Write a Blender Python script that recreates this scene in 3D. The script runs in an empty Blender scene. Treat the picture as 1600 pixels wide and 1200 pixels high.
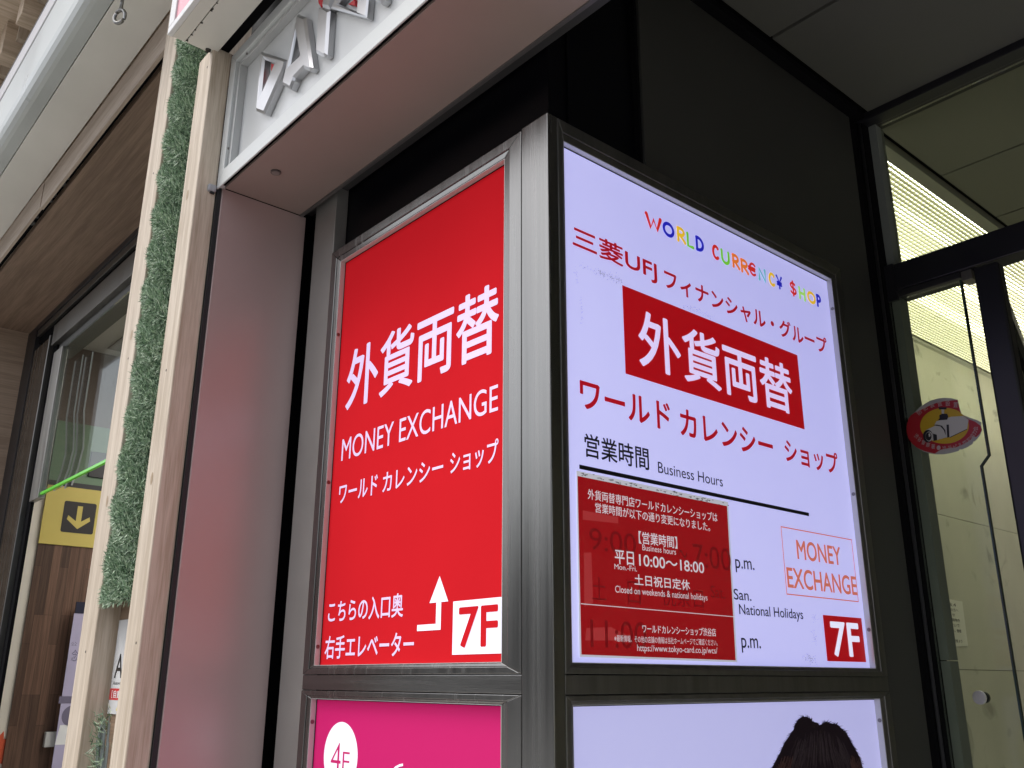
import bpy, bmesh, math, random
from mathutils import Vector, Matrix
R = math.radians
rng = random.Random(7)
SC = bpy.context.scene
COL = SC.collection

# ------------------------------------------------------------------ camera, world, sun, exposure
CAM_POS = Vector((0.0, 0.0, 1.6))
YAW, PITCH, ROLL, FPX = R(-49.01341747), R(17.92387392), R(0.17804146), 1425.877
fw = Vector((math.sin(YAW) * math.cos(PITCH), math.cos(YAW) * math.cos(PITCH), math.sin(PITCH)))
r0 = Vector((math.cos(YAW), -math.sin(YAW), 0)); u0 = r0.cross(fw)
rt = r0 * math.cos(ROLL) + u0 * math.sin(ROLL); up = -r0 * math.sin(ROLL) + u0 * math.cos(ROLL)
cd = bpy.data.cameras.new('camera'); cam = bpy.data.objects.new('camera', cd); COL.objects.link(cam)
cd.sensor_width = 36; cd.lens = FPX / 1600 * 36; cd.clip_start = 0.02; cd.clip_end = 500
m = Matrix(((rt.x, up.x, -fw.x, CAM_POS.x), (rt.y, up.y, -fw.y, CAM_POS.y), (rt.z, up.z, -fw.z, CAM_POS.z), (0, 0, 0, 1)))
cam.matrix_world = m
SC.camera = cam

SUN_EL, SUN_AZ = R(60), R(-148)          # azimuth of the sun measured from +Y towards +X
w = bpy.data.worlds.new('World'); SC.world = w; w.use_nodes = True
nt = w.node_tree; bg = nt.nodes['Background']; bg.inputs['Strength'].default_value = 0.15
sky = nt.nodes.new('ShaderNodeTexSky'); sky.sky_type = 'NISHITA'; sky.sun_disc = False
sky.sun_elevation = SUN_EL; sky.sun_rotation = SUN_AZ; sky.air_density = 1.0; sky.dust_density = 4.0; sky.ozone_density = 1.0
hs = nt.nodes.new('ShaderNodeHueSaturation'); hs.inputs['Saturation'].default_value = 0.35
nt.links.new(sky.outputs[0], hs.inputs['Color']); nt.links.new(hs.outputs[0], bg.inputs['Color'])
sd = bpy.data.lights.new('sun', 'SUN'); sd.energy = 0.85; sd.angle = R(20); sd.color = (1, 0.96, 0.9)
sun = bpy.data.objects.new('sun', sd); COL.objects.link(sun)
sdir = Vector((math.sin(SUN_AZ) * math.cos(SUN_EL), math.cos(SUN_AZ) * math.cos(SUN_EL), math.sin(SUN_EL)))
sun.rotation_euler = sdir.to_track_quat('Z', 'Y').to_euler()
SC.view_settings.view_transform = 'Standard'; SC.view_settings.look = 'None'
SC.view_settings.exposure = 0.85; SC.view_settings.gamma = 1

# ------------------------------------------------------------------ measuring helpers
def on(px, py, ax, v):
    """point on the plane axis=v seen along the photo position (px, py)"""
    d = rt * ((px - 800) / FPX) + up * ((600 - py) / FPX) + fw
    i = 'xyz'.index(ax)
    return CAM_POS + d * ((v - CAM_POS[i]) / d[i])

class Plane:
    """a vertical plane: u runs to the right as seen, v is up, d comes out of it towards the viewer"""
    def __init__(s, ax, c): s.ax, s.c = ax, c
    def P(s, u, v, d=0.0):
        return Vector((s.c + d, u, v)) if s.ax == 'x' else Vector((u, s.c - d, v))
    def px(s, x, y, d=0.0):
        q = on(x, y, s.ax, s.c + d if s.ax == 'x' else s.c - d)
        return (q.y, q.z) if s.ax == 'x' else (q.x, q.z)
    def crop(s, pts, ox, oy, k, d=0.0): return [s.px(ox + a / k, oy + b / k, d) for a, b in pts]

# ------------------------------------------------------------------ materials
MATS = {}
EK = 0.58                  # one factor for all lit signs, set against the exposure
def mat(name, col, rough=0.6, metal=0.0, emit=None, es=0.0, spec=0.5, noise=0.0, nscale=8.0, stretch=(1, 1, 1), bump=0.0, bscale=60.0, rvar=0.0, trans=0.0, alpha=1.0):
    if name in MATS: return MATS[name]
    mm = bpy.data.materials.new(name); mm.use_nodes = True; t = mm.node_tree; b = t.nodes['Principled BSDF']
    b.inputs['Base Color'].default_value = (*col, 1); b.inputs['Roughness'].default_value = rough
    b.inputs['Metallic'].default_value = metal; b.inputs['Specular IOR Level'].default_value = spec
    if alpha < 1: b.inputs['Alpha'].default_value = alpha
    if emit: b.inputs['Emission Color'].default_value = (*emit, 1); b.inputs['Emission Strength'].default_value = es * EK
    if noise or bump or rvar:
        tc = t.nodes.new('ShaderNodeTexCoord'); mp = t.nodes.new('ShaderNodeMapping'); mp.inputs['Scale'].default_value = stretch
        t.links.new(tc.outputs['Object'], mp.inputs['Vector'])
        n = t.nodes.new('ShaderNodeTexNoise'); n.inputs['Scale'].default_value = nscale; n.inputs['Detail'].default_value = 6
        t.links.new(mp.outputs[0], n.inputs['Vector'])
        if noise:
            r = t.nodes.new('ShaderNodeMapRange'); r.inputs['From Min'].default_value = 0.3; r.inputs['From Max'].default_value = 0.7
            r.inputs['To Min'].default_value = 1 - noise; r.inputs['To Max'].default_value = 1 + noise
            t.links.new(n.outputs['Fac'], r.inputs['Value'])
            mx = t.nodes.new('ShaderNodeMix'); mx.data_type = 'RGBA'; mx.blend_type = 'MULTIPLY'; mx.inputs[0].default_value = 1
            mx.inputs[6].default_value = (*col, 1); t.links.new(r.outputs[0], mx.inputs[7]); t.links.new(mx.outputs[2], b.inputs['Base Color'])
        if rvar:
            r2 = t.nodes.new('ShaderNodeMapRange'); r2.inputs['From Min'].default_value = 0.3; r2.inputs['From Max'].default_value = 0.7
            r2.inputs['To Min'].default_value = max(0.02, rough - rvar); r2.inputs['To Max'].default_value = rough + rvar
            t.links.new(n.outputs['Fac'], r2.inputs['Value']); t.links.new(r2.outputs[0], b.inputs['Roughness'])
        if bump:
            n2 = t.nodes.new('ShaderNodeTexNoise'); n2.inputs['Scale'].default_value = bscale; n2.inputs['Detail'].default_value = 4
            t.links.new(mp.outputs[0], n2.inputs['Vector'])
            bp = t.nodes.new('ShaderNodeBump'); bp.inputs['Strength'].default_value = bump; bp.inputs['Distance'].default_value = 0.002
            t.links.new(n2.outputs['Fac'], bp.inputs['Height']); t.links.new(bp.outputs[0], b.inputs['Normal'])
    MATS[name] = mm
    return mm

def wood(name, c1, c2, stretch, scale=6.0, rough=0.55, ring=1.0):
    """long grain: noise stretched along one axis"""
    if name in MATS: return MATS[name]
    mm = bpy.data.materials.new(name); mm.use_nodes = True; t = mm.node_tree; b = t.nodes['Principled BSDF']
    b.inputs['Roughness'].default_value = rough; b.inputs['Specular IOR Level'].default_value = 0.3
    tc = t.nodes.new('ShaderNodeTexCoord'); mp = t.nodes.new('ShaderNodeMapping'); mp.inputs['Scale'].default_value = stretch
    t.links.new(tc.outputs['Object'], mp.inputs['Vector'])
    n = t.nodes.new('ShaderNodeTexNoise'); n.inputs['Scale'].default_value = scale; n.inputs['Detail'].default_value = 8; n.inputs['Distortion'].default_value = 0.6 * ring
    n3 = t.nodes.new('ShaderNodeTexNoise'); n3.inputs['Scale'].default_value = scale * 6; n3.inputs['Detail'].default_value = 5
    t.links.new(mp.outputs[0], n.inputs['Vector']); t.links.new(mp.outputs[0], n3.inputs['Vector'])
    ad = t.nodes.new('ShaderNodeMix'); ad.data_type = 'FLOAT'; ad.inputs[0].default_value = 0.4
    t.links.new(n.outputs['Fac'], ad.inputs[2]); t.links.new(n3.outputs['Fac'], ad.inputs[3])
    cr = t.nodes.new('ShaderNodeValToRGB'); cr.color_ramp.elements[0].position = 0.41; cr.color_ramp.elements[1].position = 0.59
    cr.color_ramp.elements[0].color = (*c1, 1); cr.color_ramp.elements[1].color = (*c2, 1)
    t.links.new(ad.outputs[0], cr.inputs[0]); t.links.new(cr.outputs[0], b.inputs['Base Color'])
    bp = t.nodes.new('ShaderNodeBump'); bp.inputs['Strength'].default_value = 0.25; bp.inputs['Distance'].default_value = 0.002
    t.links.new(ad.outputs[0], bp.inputs['Height']); t.links.new(bp.outputs[0], b.inputs['Normal'])
    MATS[name] = mm
    return mm

def emissive(name, col, es): return mat(name, (0.02, 0.02, 0.02), 0.5, emit=col, es=es)

def glass_mat(name, tint, gloss=0.5):
    if name in MATS: return MATS[name]
    mm = bpy.data.materials.new(name); mm.use_nodes = True; t = mm.node_tree; t.nodes.remove(t.nodes['Principled BSDF'])
    o = t.nodes['Material Output']; tr = t.nodes.new('ShaderNodeBsdfTransparent'); tr.inputs['Color'].default_value = (*tint, 1)
    g = t.nodes.new('ShaderNodeBsdfGlossy'); g.inputs['Roughness'].default_value = 0.02
    f = t.nodes.new('ShaderNodeFresnel'); f.inputs['IOR'].default_value = 1.5
    mu = t.nodes.new('ShaderNodeMath'); mu.operation = 'MULTIPLY'; mu.inputs[1].default_value = gloss
    mx = t.nodes.new('ShaderNodeMixShader'); t.links.new(f.outputs[0], mu.inputs[0]); t.links.new(mu.outputs[0], mx.inputs[0])
    t.links.new(tr.outputs[0], mx.inputs[1]); t.links.new(g.outputs[0], mx.inputs[2]); t.links.new(mx.outputs[0], o.inputs[0])
    MATS[name] = mm
    return mm

STEEL = mat('brushed_steel', (0.23, 0.227, 0.22), 0.30, 1.0, noise=0.10, nscale=5, stretch=(1, 1, 0.25), rvar=0.08)
def brushed(name, stretch, col=(0.23, 0.227, 0.22), rough=0.25):
    return mat(name, col, rough, 1.0, noise=0.13, nscale=9, stretch=stretch, rvar=0.05, bump=0.10, bscale=120)
STEEL_V = brushed('brushed_steel_vertical', (6, 6, 0.12))
STEEL_H = brushed('brushed_steel_horizontal', (0.12, 0.12, 6))
STEEL_DK = brushed('dull_steel', (6, 6, 0.2), (0.20, 0.195, 0.185), 0.42)
WHITE_ALU = mat('white_aluminium', (0.53, 0.55, 0.55), 0.35, noise=0.05, nscale=3, rvar=0.08)
GLOW_GREY_PANEL = mat('glow_tinted_grey_panel', (0.46, 0.355, 0.345), 0.32, 0.25, noise=0.05, nscale=2.5, bump=0.02, bscale=300)  # grey warmed to pink: part of the red sign's glow is in the colour
GLOW_SOFFIT = mat('glow_tinted_soffit', (0.28, 0.215, 0.195), 0.42, 0.0, noise=0.05, nscale=3)  # base colour warmed to strengthen the red glow on the soffit
BLACK = mat('black_gap', (0.005, 0.005, 0.006), 0.9, spec=0.05)
BLACK_GLOSS = mat('black_glossy_panel', (0.0025, 0.0025, 0.004), 0.3, spec=0.12)
DARK_WALL = mat('dark_wall_paint', (0.034, 0.034, 0.031), 0.5, noise=0.12, nscale=2.0, bump=0.02, bscale=200)
DARK_CEIL = mat('dark_ceiling_paint', (0.085, 0.085, 0.075), 0.6, noise=0.08, nscale=1.5)
BLACK_FRAME = mat('black_door_frame', (0.010, 0.010, 0.013), 0.38, noise=0.1, nscale=5)
GASKET = mat('rubber_gasket', (0.015, 0.016, 0.018), 0.6)
CANOPY = mat('canopy_cladding', (0.60, 0.59, 0.55), 0.42, noise=0.07, nscale=2.2, rvar=0.1)
CANOPY_F = mat('canopy_front_panel', (0.40, 0.425, 0.42), 0.34, noise=0.08, nscale=2.5, stretch=(1, 1, 0.4), rvar=0.1)
TIMBER = wood('pale_timber', (0.42, 0.345, 0.265), (0.58, 0.50, 0.41), (16, 16, 0.8), 3.0)
TIMBER_X = wood('pale_timber_lengthways', (0.42, 0.33, 0.24), (0.58, 0.47, 0.36), (14, 0.7, 14), 3.0)
BROWN_SOFFIT = wood('brown_veneer', (0.14, 0.094, 0.066), (0.22, 0.152, 0.11), (0.5, 14, 14), 2.4)
BROWN_WALL = wood('brown_veneer_wall', (0.26, 0.19, 0.14), (0.36, 0.27, 0.205), (14, 0.6, 14), 2.4)
TRIM_WOOD = wood('grey_brown_trim', (0.33, 0.265, 0.215), (0.43, 0.355, 0.295), (0.6, 10, 12), 3.0)
BACKBOARD = wood('brown_backing_board', (0.20, 0.135, 0.09), (0.30, 0.21, 0.145), (0.7, 8, 12), 4.0)

# ------------------------------------------------------------------ mesh helpers
class MB:
    def __init__(s): s.v, s.f, s.mi = [], [], []
    def poly(s, pts, mi=0):
        b = len(s.v); s.v += [tuple(p) for p in pts]; s.f.append(tuple(range(b, b + len(pts)))); s.mi.append(mi); return s
    def prism(s, bot, top, mi=0):
        b = len(s.v); n = len(bot); s.v += [tuple(p) for p in bot] + [tuple(p) for p in top]
        s.f.append(tuple(b + i for i in reversed(range(n)))); s.f.append(tuple(b + n + i for i in range(n)))
        for i in range(n):
            j = (i + 1) % n; s.f.append((b + i, b + j, b + n + j, b + n + i))
        s.mi += [mi] * (n + 2); return s
    def box(s, x0, x1, y0, y1, z0, z1, mi=0):
        return s.prism([(x0, y0, z0), (x1, y0, z0), (x1, y1, z0), (x0, y1, z0)], [(x0, y0, z1), (x1, y0, z1), (x1, y1, z1), (x0, y1, z1)], mi)
    def tube(s, pts, r, seg=10, caps=True, mi=0, flat=None):
        pts = [Vector(p) for p in pts]; rings = []
        for i, p in enumerate(pts):
            t = (pts[min(i + 1, len(pts) - 1)] - pts[max(i - 1, 0)]).normalized()
            a = Vector((0, 0, 1)) if abs(t.z) < 0.9 else Vector((1, 0, 0))
            if flat is not None: a = flat
            e1 = t.cross(a).normalized(); e2 = e1.cross(t).normalized()
            k = 1.0 if flat is None else 0.12
            b = len(s.v); rings.append(b)
            for j in range(seg):
                q = 2 * math.pi * j / seg; s.v.append(tuple(p + e1 * (r * math.cos(q)) + e2 * (r * k * math.sin(q))))
        for a, b in zip(rings, rings[1:]):
            for j in range(seg):
                k = (j + 1) % seg; s.f.append((a + j, a + k, b + k, b + j)); s.mi.append(mi)
        if caps:
            s.f.append(tuple(rings[0] + j for j in reversed(range(seg)))); s.f.append(tuple(rings[-1] + j for j in range(seg))); s.mi += [mi, mi]
        return s
    def disc(s, c, n, r, h, seg=24, mi=0):
        c = Vector(c); n = Vector(n).normalized(); return s.tube([c, c + n * h], r, seg, True, mi)
    def build(s, name, material, parent=None, bevel=0.0, smooth=False):
        me = bpy.data.meshes.new(name); me.from_pydata(s.v, [], s.f)
        mats = material if isinstance(material, (list, tuple)) else [material]
        for x in mats: me.materials.append(x)
        if len(mats) > 1: me.polygons.foreach_set('material_index', s.mi)
        bm = bmesh.new(); bm.from_mesh(me); bmesh.ops.recalc_face_normals(bm, faces=bm.faces) if s.closed else None; bm.to_mesh(me); bm.free()
        if smooth: me.polygons.foreach_set('use_smooth', [True] * len(me.polygons))
        me.update()
        return link(name, me, parent, bevel)
    closed = True

def link(name, me, parent=None, bevel=0.0):
    o = bpy.data.objects.new(name, me); COL.objects.link(o)
    if parent is not None:
        o.parent = parent; loc = root_loc(parent)
        me.transform(Matrix.Translation(-loc))
    if bevel:
        bv = o.modifiers.new('edge', 'BEVEL'); bv.width = bevel; bv.segments = 2; bv.limit_method = 'ANGLE'; bv.angle_limit = R(40)
    return o
def root_loc(o):
    v = Vector((0, 0, 0))
    while o is not None: v += o.location; o = o.parent
    return v
def tag(o, label=None, cat=None, group=None, kind=None):
    if label: o['label'] = label
    if cat: o['category'] = cat
    if group: o['group'] = group
    if kind: o['kind'] = kind
    if cat and not kind: o['kind'] = 'thing'
    return o
def thing(name, loc, label, cat, group=None):
    o = bpy.data.objects.new(name, None); COL.objects.link(o); o.location = loc; o.empty_display_size = 0.1
    return tag(o, label, cat, group)

# ------------------------------------------------------------------ writing
def text_geo(s, bold=0.0):
    c = bpy.data.curves.new('writing', 'FONT'); c.body = s; c.offset = bold; c.resolution_u = 6
    o = bpy.data.objects.new('writing', c); COL.objects.link(o)
    dg = bpy.context.evaluated_depsgraph_get(); dg.update()
    ev = o.evaluated_get(dg); me = ev.to_mesh()
    vs = [v.co.copy() for v in me.vertices]; fs = [tuple(p.vertices) for p in me.polygons]
    ev.to_mesh_clear(); bpy.data.objects.remove(o); bpy.data.curves.remove(c)
    return vs, fs
def put_text(mb, pl, s, bbox, d, bold=0.0, mi=0, rot=0.0):
    """fit the ink of s into bbox=(u0,u1,v0,v1) on plane pl, d in front of it"""
    vs, fs = text_geo(s, min(bold, 0.0))
    x0 = min(v.x for v in vs); x1 = max(v.x for v in vs); y0 = min(v.y for v in vs); y1 = max(v.y for v in vs)
    ua, ub, va, vb = bbox; b = len(mb.v)
    cu, cv = (ua + ub) / 2, (va + vb) / 2; cr, sr = math.cos(rot), math.sin(rot)
    # heavier weights: the outline is laid down several times, shifted by a fraction of a stroke
    g_ = max(0.0, bold) * (vb - va) / (y1 - y0); ua, ub, va, vb = ua + g_, ub - g_, va + g_, vb - g_
    sh = [(0, 0)] if g_ == 0 else [(math.cos(a * math.pi / 4), math.sin(a * math.pi / 4)) for a in range(8)]
    for i_, (sx_, sy_) in enumerate(sh):
        b = len(mb.v)
        for v in vs:
            u = ua + (v.x - x0) / (x1 - x0) * (ub - ua) + sx_ * g_; w_ = va + (v.y - y0) / (y1 - y0) * (vb - va) + sy_ * g_
            if rot: u, w_ = cu + (u - cu) * cr - (w_ - cv) * sr, cv + (u - cu) * sr + (w_ - cv) * cr
            mb.v.append(tuple(pl.P(u, w_, d + i_ * .00003)))
        for f in fs: mb.f.append(tuple(b + i for i in f)); mb.mi.append(mi)
def bbox_px(pl, ox, oy, k, l, r_, t, bt, d=0.0):
    return (pl.px(ox + l[0] / k, oy + l[1] / k, d)[0], pl.px(ox + r_[0] / k, oy + r_[1] / k, d)[0],
            pl.px(ox + bt[0] / k, oy + bt[1] / k, d)[1], pl.px(ox + t[0] / k, oy + t[1] / k, d)[1])
def word(parent, material, pl, s, bbox, d, bold=0.0, rot=0.0, name='lettering'):
    L = sheet(); put_text(L, pl, s, bbox, d, bold, 0, rot); return L.build(name, material, parent)
def sheet(): 
    mb = MB(); mb.closed = False; return mb
def flat_poly(mb, pl, uv, d, mi=0): mb.poly([pl.P(u, v, d) for u, v in uv], mi)
def ellipse(cu, cv, a, b, n=48, t0=0.0, t1=2 * math.pi):
    return [(cu + a * math.cos(t0 + (t1 - t0) * i / n), cv + b * math.sin(t0 + (t1 - t0) * i / n)) for i in range(n + (0 if t1 - t0 > 6.28 else 1))]

# =================================================================== THE SETTING
g = MB(); g.box(-60, 60, -60, 60, -0.2, 0.0)
tag(g.build('pavement', mat('pavement_stone', (0.34, 0.33, 0.31), 0.75, noise=0.15, nscale=1.2)), kind='structure')
g = MB(); g.box(-60, 60, -22, -3.5, 0.004, 0.006)
tag(g.build('road', mat('pale_worn_asphalt', (0.20, 0.20, 0.20), 0.8, noise=0.2, nscale=3)), kind='structure')
g = MB(); g.box(-60, 60, -34, -25, 0.002, 7.0)
for i in range(14):
    x = -58 + i * 8.6; g.box(x, x + 8.2, -25.0, -24.8 + .5 * (i % 3), 0.002, 6.2 + (i * 37 % 23) * .17)
o = g.build('street_block', mat('street_block_render', (0.20, 0.19, 0.18), 0.7, noise=0.25, nscale=.4)); tag(o, kind='structure')

W = Plane('x', -1.0)       # face of the white sign
F = Plane('y', 0.95)       # face of the red sign
FD = 0.017                 # the steel frames stand this far in front of the sign faces
XE, YE = W.c + FD, F.c - FD  # the corner of the pillar

# black walls behind the pillar, dark wall of the entrance
t = thing('back_wall', (-1.4, 1.0, 0), 'black wall panels behind and above the corner light boxes, under the overhang', 'wall')
b = MB(); b.box(-1.80, -1.035, 0.985, 1.03, 0, 4.2); b.build('front_panel', BLACK_GLOSS, t)
b = MB(); b.box(-1.08, -1.03, 1.031, 1.215, 0, 4.2); b.build('side_panel', BLACK_GLOSS, t)
b = MB(); b.box(-1.833, -1.735, 0.952, 0.984, 0, 2.79); o = b.build('edge_strip', mat('dark_grey_strip', (0.36, 0.355, 0.34), 0.42, 0.6, noise=0.08), t, 0.0015)
tag(o, 'dark grey metal strip left of the red sign')
b = MB(); b.box(-2.15, -1.834, 0.99, 1.03, 0, 3.0); b.box(-1.96, -1.92, .73, .989, 0, 3.0); b.build('gap_backing', BLACK, t)

t = thing('entrance_wall', (-1.02, 1.65, 0), 'dark grey plain wall of the entrance to the right of the white sign', 'wall')
b = MB(); b.box(-1.06, -1.010, 1.222, 2.085, 0, 3.052); b.build('wall_panel', DARK_WALL, t, 0.002)
b = MB(); b.box(-1.06, -1.016, 1.2155, 1.2215, 0, 3.05); b.build('panel_joint', BLACK, t)
b = MB(); b.box(-1.06, -1.012, 2.086, 2.108, 0, 3.05); b.build('end_gasket', BLACK, t)
b = MB(); b.box(-1.06, -0.985, 1.2, 2.12, 3.053, 3.07); b.build('shadow_gap', BLACK, t)

# outer ceiling of the entrance, two rows of panels with dark joints
t = thing('entrance_ceiling', (0, 1.6, 3.064), 'dark grey panelled ceiling over the entrance in front of the glass door', 'ceiling')
b = MB(); b.box(-1.3, 2.5, 1.032, 2.2095, 3.09, 3.2); b.build('joint_backing', BLACK, t)
for (y0, y1) in ((1.04, 1.660), (1.670, 2.118)):
    for (x0, x1) in ((-0.972, 0.28), (0.29, 1.54)):
        b = MB(); b.box(x0, x1, y0, y1, 3.064, 3.085); b.build('ceiling_panel', DARK_CEIL, t, 0.001)

# =================================================================== LIGHT-BOX PILLAR
t = pillar = thing('sign_pillar', (-1.03, 0.98, 0), 'brushed steel corner pillar carrying the lit signs', 'pillar')
xr = F.px(799, 300, FD)[0]
PX0 = F.px(814.5, 260, FD)[0]
ZT = 2.532
b = MB(); b.box(PX0, XE, YE, 0.957, 0, ZT); b.build('corner_post', STEEL_V, t, 0.002)
FZ = dict(rb=F.px(496.5, 1040.5)[1], rt=F.px(542.5, 411)[1])
zr = [F.px(480, 1053.9, FD)[1], F.px(480, 1078.7, FD)[1]]
XL = F.px(519, 392, FD)[0]     # left end of the steelwork
b = MB(); b.box(XL, PX0 - 0.001, YE + 0.001, 0.984, zr[1] + 0.0012, zr[0] - 0.0012); b.build('front_rail', STEEL_H, t, 0.001)
b = MB(); b.box(-1.03, XE - 0.001, 0.9575, 1.886, zr[1] + 0.0012, zr[0] - 0.0012); b.build('side_rail', STEEL_DK, t, 0.001)
b = MB(); b.box(XL, XE - 0.002, 0.957, 0.984, 0, 0.5); b.box(-1.03, XE - 0.002, 0.9845, 1.885, 0, 0.5); b.build('plinth', STEEL_DK, t)

def frame_geo(mb, pl, inner, wid, d0, d1, chamfer=0.004):
    """mitred frame round inner=(u0,u1,v0,v1); wid=(l,r,b,t); a chamfered inner lip runs back to the face"""
    a0, a1, c0, c1 = inner; l, r_, bt, tp = wid
    A = [(a0 - l, c0 - bt), (a1 + r_, c0 - bt), (a1 + r_, c1 + tp), (a0 - l, c1 + tp)]
    I = [(a0, c0), (a1, c0), (a1, c1), (a0, c1)]
    S = [(a0 - 0.35 * l, c0 - 0.35 * bt), (a1 + 0.35 * r_, c0 - 0.35 * bt), (a1 + 0.35 * r_, c1 + 0.35 * tp), (a0 - 0.35 * l, c1 + 0.35 * tp)]
    for i in range(4):
        j = (i + 1) % 4
        mb.prism([pl.P(*A[i], d0), pl.P(*A[j], d0), pl.P(*S[j], d0), pl.P(*S[i], d0)], [pl.P(*A[i], d1), pl.P(*A[j], d1), pl.P(*S[j], d1), pl.P(*S[i], d1)])
        mb.prism([pl.P(*S[i], d0), pl.P(*S[j], d0), pl.P(*I[j], d0), pl.P(*I[i], d0)],
                 [pl.P(*S[i], d1 - 0.002), pl.P(*S[j], d1 - 0.002), pl.P(*I[j], d1 - 0.004), pl.P(*I[i], d1 - 0.004)])

def screw(parent, p, n, r=0.004):
    b = MB(); n = Vector(n); b.disc(Vector(p) - n * 0.001, n, r, 0.003, 12); b.build('screw', mat('screw_steel', (0.22, 0.21, 0.2), 0.35, 1.0), parent)

# ---- printed, backlit faces
RED = mat('backlit_red', (0.46, 0.014, 0.020), 0.55, emit=(0.60, 0.008, 0.014), es=0.27, spec=0.0, noise=0.10, nscale=1.6)
PINK = mat('backlit_pink', (0.38, 0.010, 0.10), 0.5, emit=(0.55, 0.008, 0.12), es=0.40, spec=0.15)
LAV = mat('backlit_white', (0.70, 0.70, 0.74), 0.3, emit=(0.40, 0.40, 0.85), es=0.76, spec=0.2, noise=0.06, nscale=1.8)
LAVB = mat('backlit_poster_white', (0.60, 0.60, 0.66), 0.3, emit=(0.36, 0.36, 0.74), es=0.70, spec=0.2)
INK_W = mat('backlit_letter_white', (0.42, 0.38, 0.44), 0.3, emit=(0.72, 0.53, 0.95), es=0.60)
INK_W2 = mat('backlit_badge_white', (0.45, 0.45, 0.48), 0.3, emit=(0.72, 0.72, 0.92), es=0.85)
INK_R = mat('backlit_dark_red', (0.38, 0.005, 0.015), 0.3, emit=(0.36, 0.002, 0.010), es=0.62)
INK_RB = mat('backlit_block_red', (0.38, 0.005, 0.010), 0.3, emit=(0.36, 0.002, 0.006), es=0.62)
INK_K = mat('black_print', (0.006, 0.006, 0.008), 0.35)
INK_O = mat('backlit_faded_orange', (0.5, 0.16, 0.09), 0.3, emit=(0.52, 0.13, 0.09), es=0.7)

def light_box(name, label, pl, inner, wid, zface, face_mat, steel, face_label=None):
    c = pl.P((inner[0] + inner[1]) / 2, inner[2], 0)
    t = thing(name, c, label, 'sign', 'backlit signs on the steel corner pillar')
    fr = MB(); frame_geo(fr, pl, inner, wid, -0.004, FD); fr.build('frame', steel, t, 0.0012)
    p = MB(); a0, a1, c0, c1 = inner
    p.prism([pl.P(a0 + .0004, c0 + .0004, -0.006), pl.P(a1 - .0004, c0 + .0004, -0.006), pl.P(a1 - .0004, c1 - .0004, -0.006), pl.P(a0 + .0004, c1 - .0004, -0.006)],
            [pl.P(a0 + .0004, c0 + .0004, 0), pl.P(a1 - .0004, c0 + .0004, 0), pl.P(a1 - .0004, c1 - .0004, 0), pl.P(a0 + .0004, c1 - .0004, 0)])
    face = p.build('sign_face', face_mat, t)
    e = MB()
    for (q0, q1, w0, w1) in ((a0 + .0012, a0 + .0028, c0 + .0012, c1 - .0012), (a0 + .0028, a1 - .0012, c1 - .0028, c1 - .0012)):
        e.prism([pl.P(q0, w0, 0.0003), pl.P(q1, w0, .0003), pl.P(q1, w1, .0003), pl.P(q0, w1, .0003)], [pl.P(q0, w0, 0.0012), pl.P(q1, w0, .0012), pl.P(q1, w1, .0012), pl.P(q0, w1, .0012)])
    e.build('edge_seal', BLACK, t)
    e = MB(); h_ = FD - .0045
    for (q0, q1, w0, w1) in ((a0 + .0002, a0 + .0012, c0 + .0012, c1 - .0012), (a1 - .0012, a1 - .0002, c0 + .0012, c1 - .0012), (a0 + .0002, a1 - .0002, c1 - .0012, c1 - .0002), (a0 + .0002, a1 - .0002, c0 + .0002, c0 + .0012)):
        e.prism([pl.P(q0, w0, .0003), pl.P(q1, w0, .0003), pl.P(q1, w1, .0003), pl.P(q0, w1, .0003)], [pl.P(q0, w0, h_), pl.P(q1, w0, h_), pl.P(q1, w1, h_), pl.P(q0, w1, h_)])
    e.build('inner_lip', mat('lip_aluminium', (.58, .58, .58), .4, .4), t)
    return t, face

# red sign ------------------------------------------------------------------
ru0 = (F.px(542.5, 411)[0] + F.px(496.5, 1040.5)[0]) / 2; ru1 = F.px(787, 600, FD - .005)[0]
rin = (ru0, ru1, FZ['rb'], 2.497)
wl = ru0 - XL
redbox, redface = light_box('light_box_sign', 'red backlit money exchange sign on the steel pillar with white lettering, arrow and 7F', F,
                            rin, (wl, PX0 - .001 - ru1, rin[2] - zr[0], ZT - 0.004 - rin[3]), 0, RED, STEEL_V)
L = sheet(); D = 0.0006
put_text(L, F, '外貨両替', bbox_px(F, 480, 420, 2.857, (172, 600), (858, 110), (820, 65), (180, 635)), D, 0.014)
L.build('lettering', INK_W, redface)
L = sheet(); put_text(L, F, 'MONEY EXCHANGE', bbox_px(F, 480, 420, 2.857, (155, 820), (853, 560), (850, 515), (158, 858)), D, 0.0)
L.build('lettering', INK_W, redface)
L = sheet()
bb = bbox_px(F, 480, 420, 2.857, (145, 985), (855, 775), (850, 757), (150, 1048))
kv = (bb[2], bb[3])
def kana(parent, material, pl, segs, ox, oy, k, vr, d, bold):
    # katakana words share a line: height of each word's own ink within the line (fractions)
    for s, l, r_, lo, hi in segs:
        ua = pl.px(ox + l[0] / k, oy + l[1] / k)[0]; ub = pl.px(ox + r_[0] / k, oy + r_[1] / k)[0]; H = vr[1] - vr[0]
        word(parent, material, pl, s, (ua, ub, vr[0] + lo * H, vr[0] + hi * H), d, bold)
kana(redface, INK_W, F, (('ワールド', (145, 985), (315, 960), 0, .95), ('カレンシー', (338, 970), (608, 890), 0.0, .92), ('ショップ', (640, 860), (855, 790), 0.0, 1.0)), 480, 420, 2.857, kv, D, 0.010)
L = sheet()
word(redface, INK_W, F, 'こちらの入口奥', bbox_px(F, 480, 880, 3.75, (125, 300), (565, 230), (540, 175), (130, 350)), D, 0.012)
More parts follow.
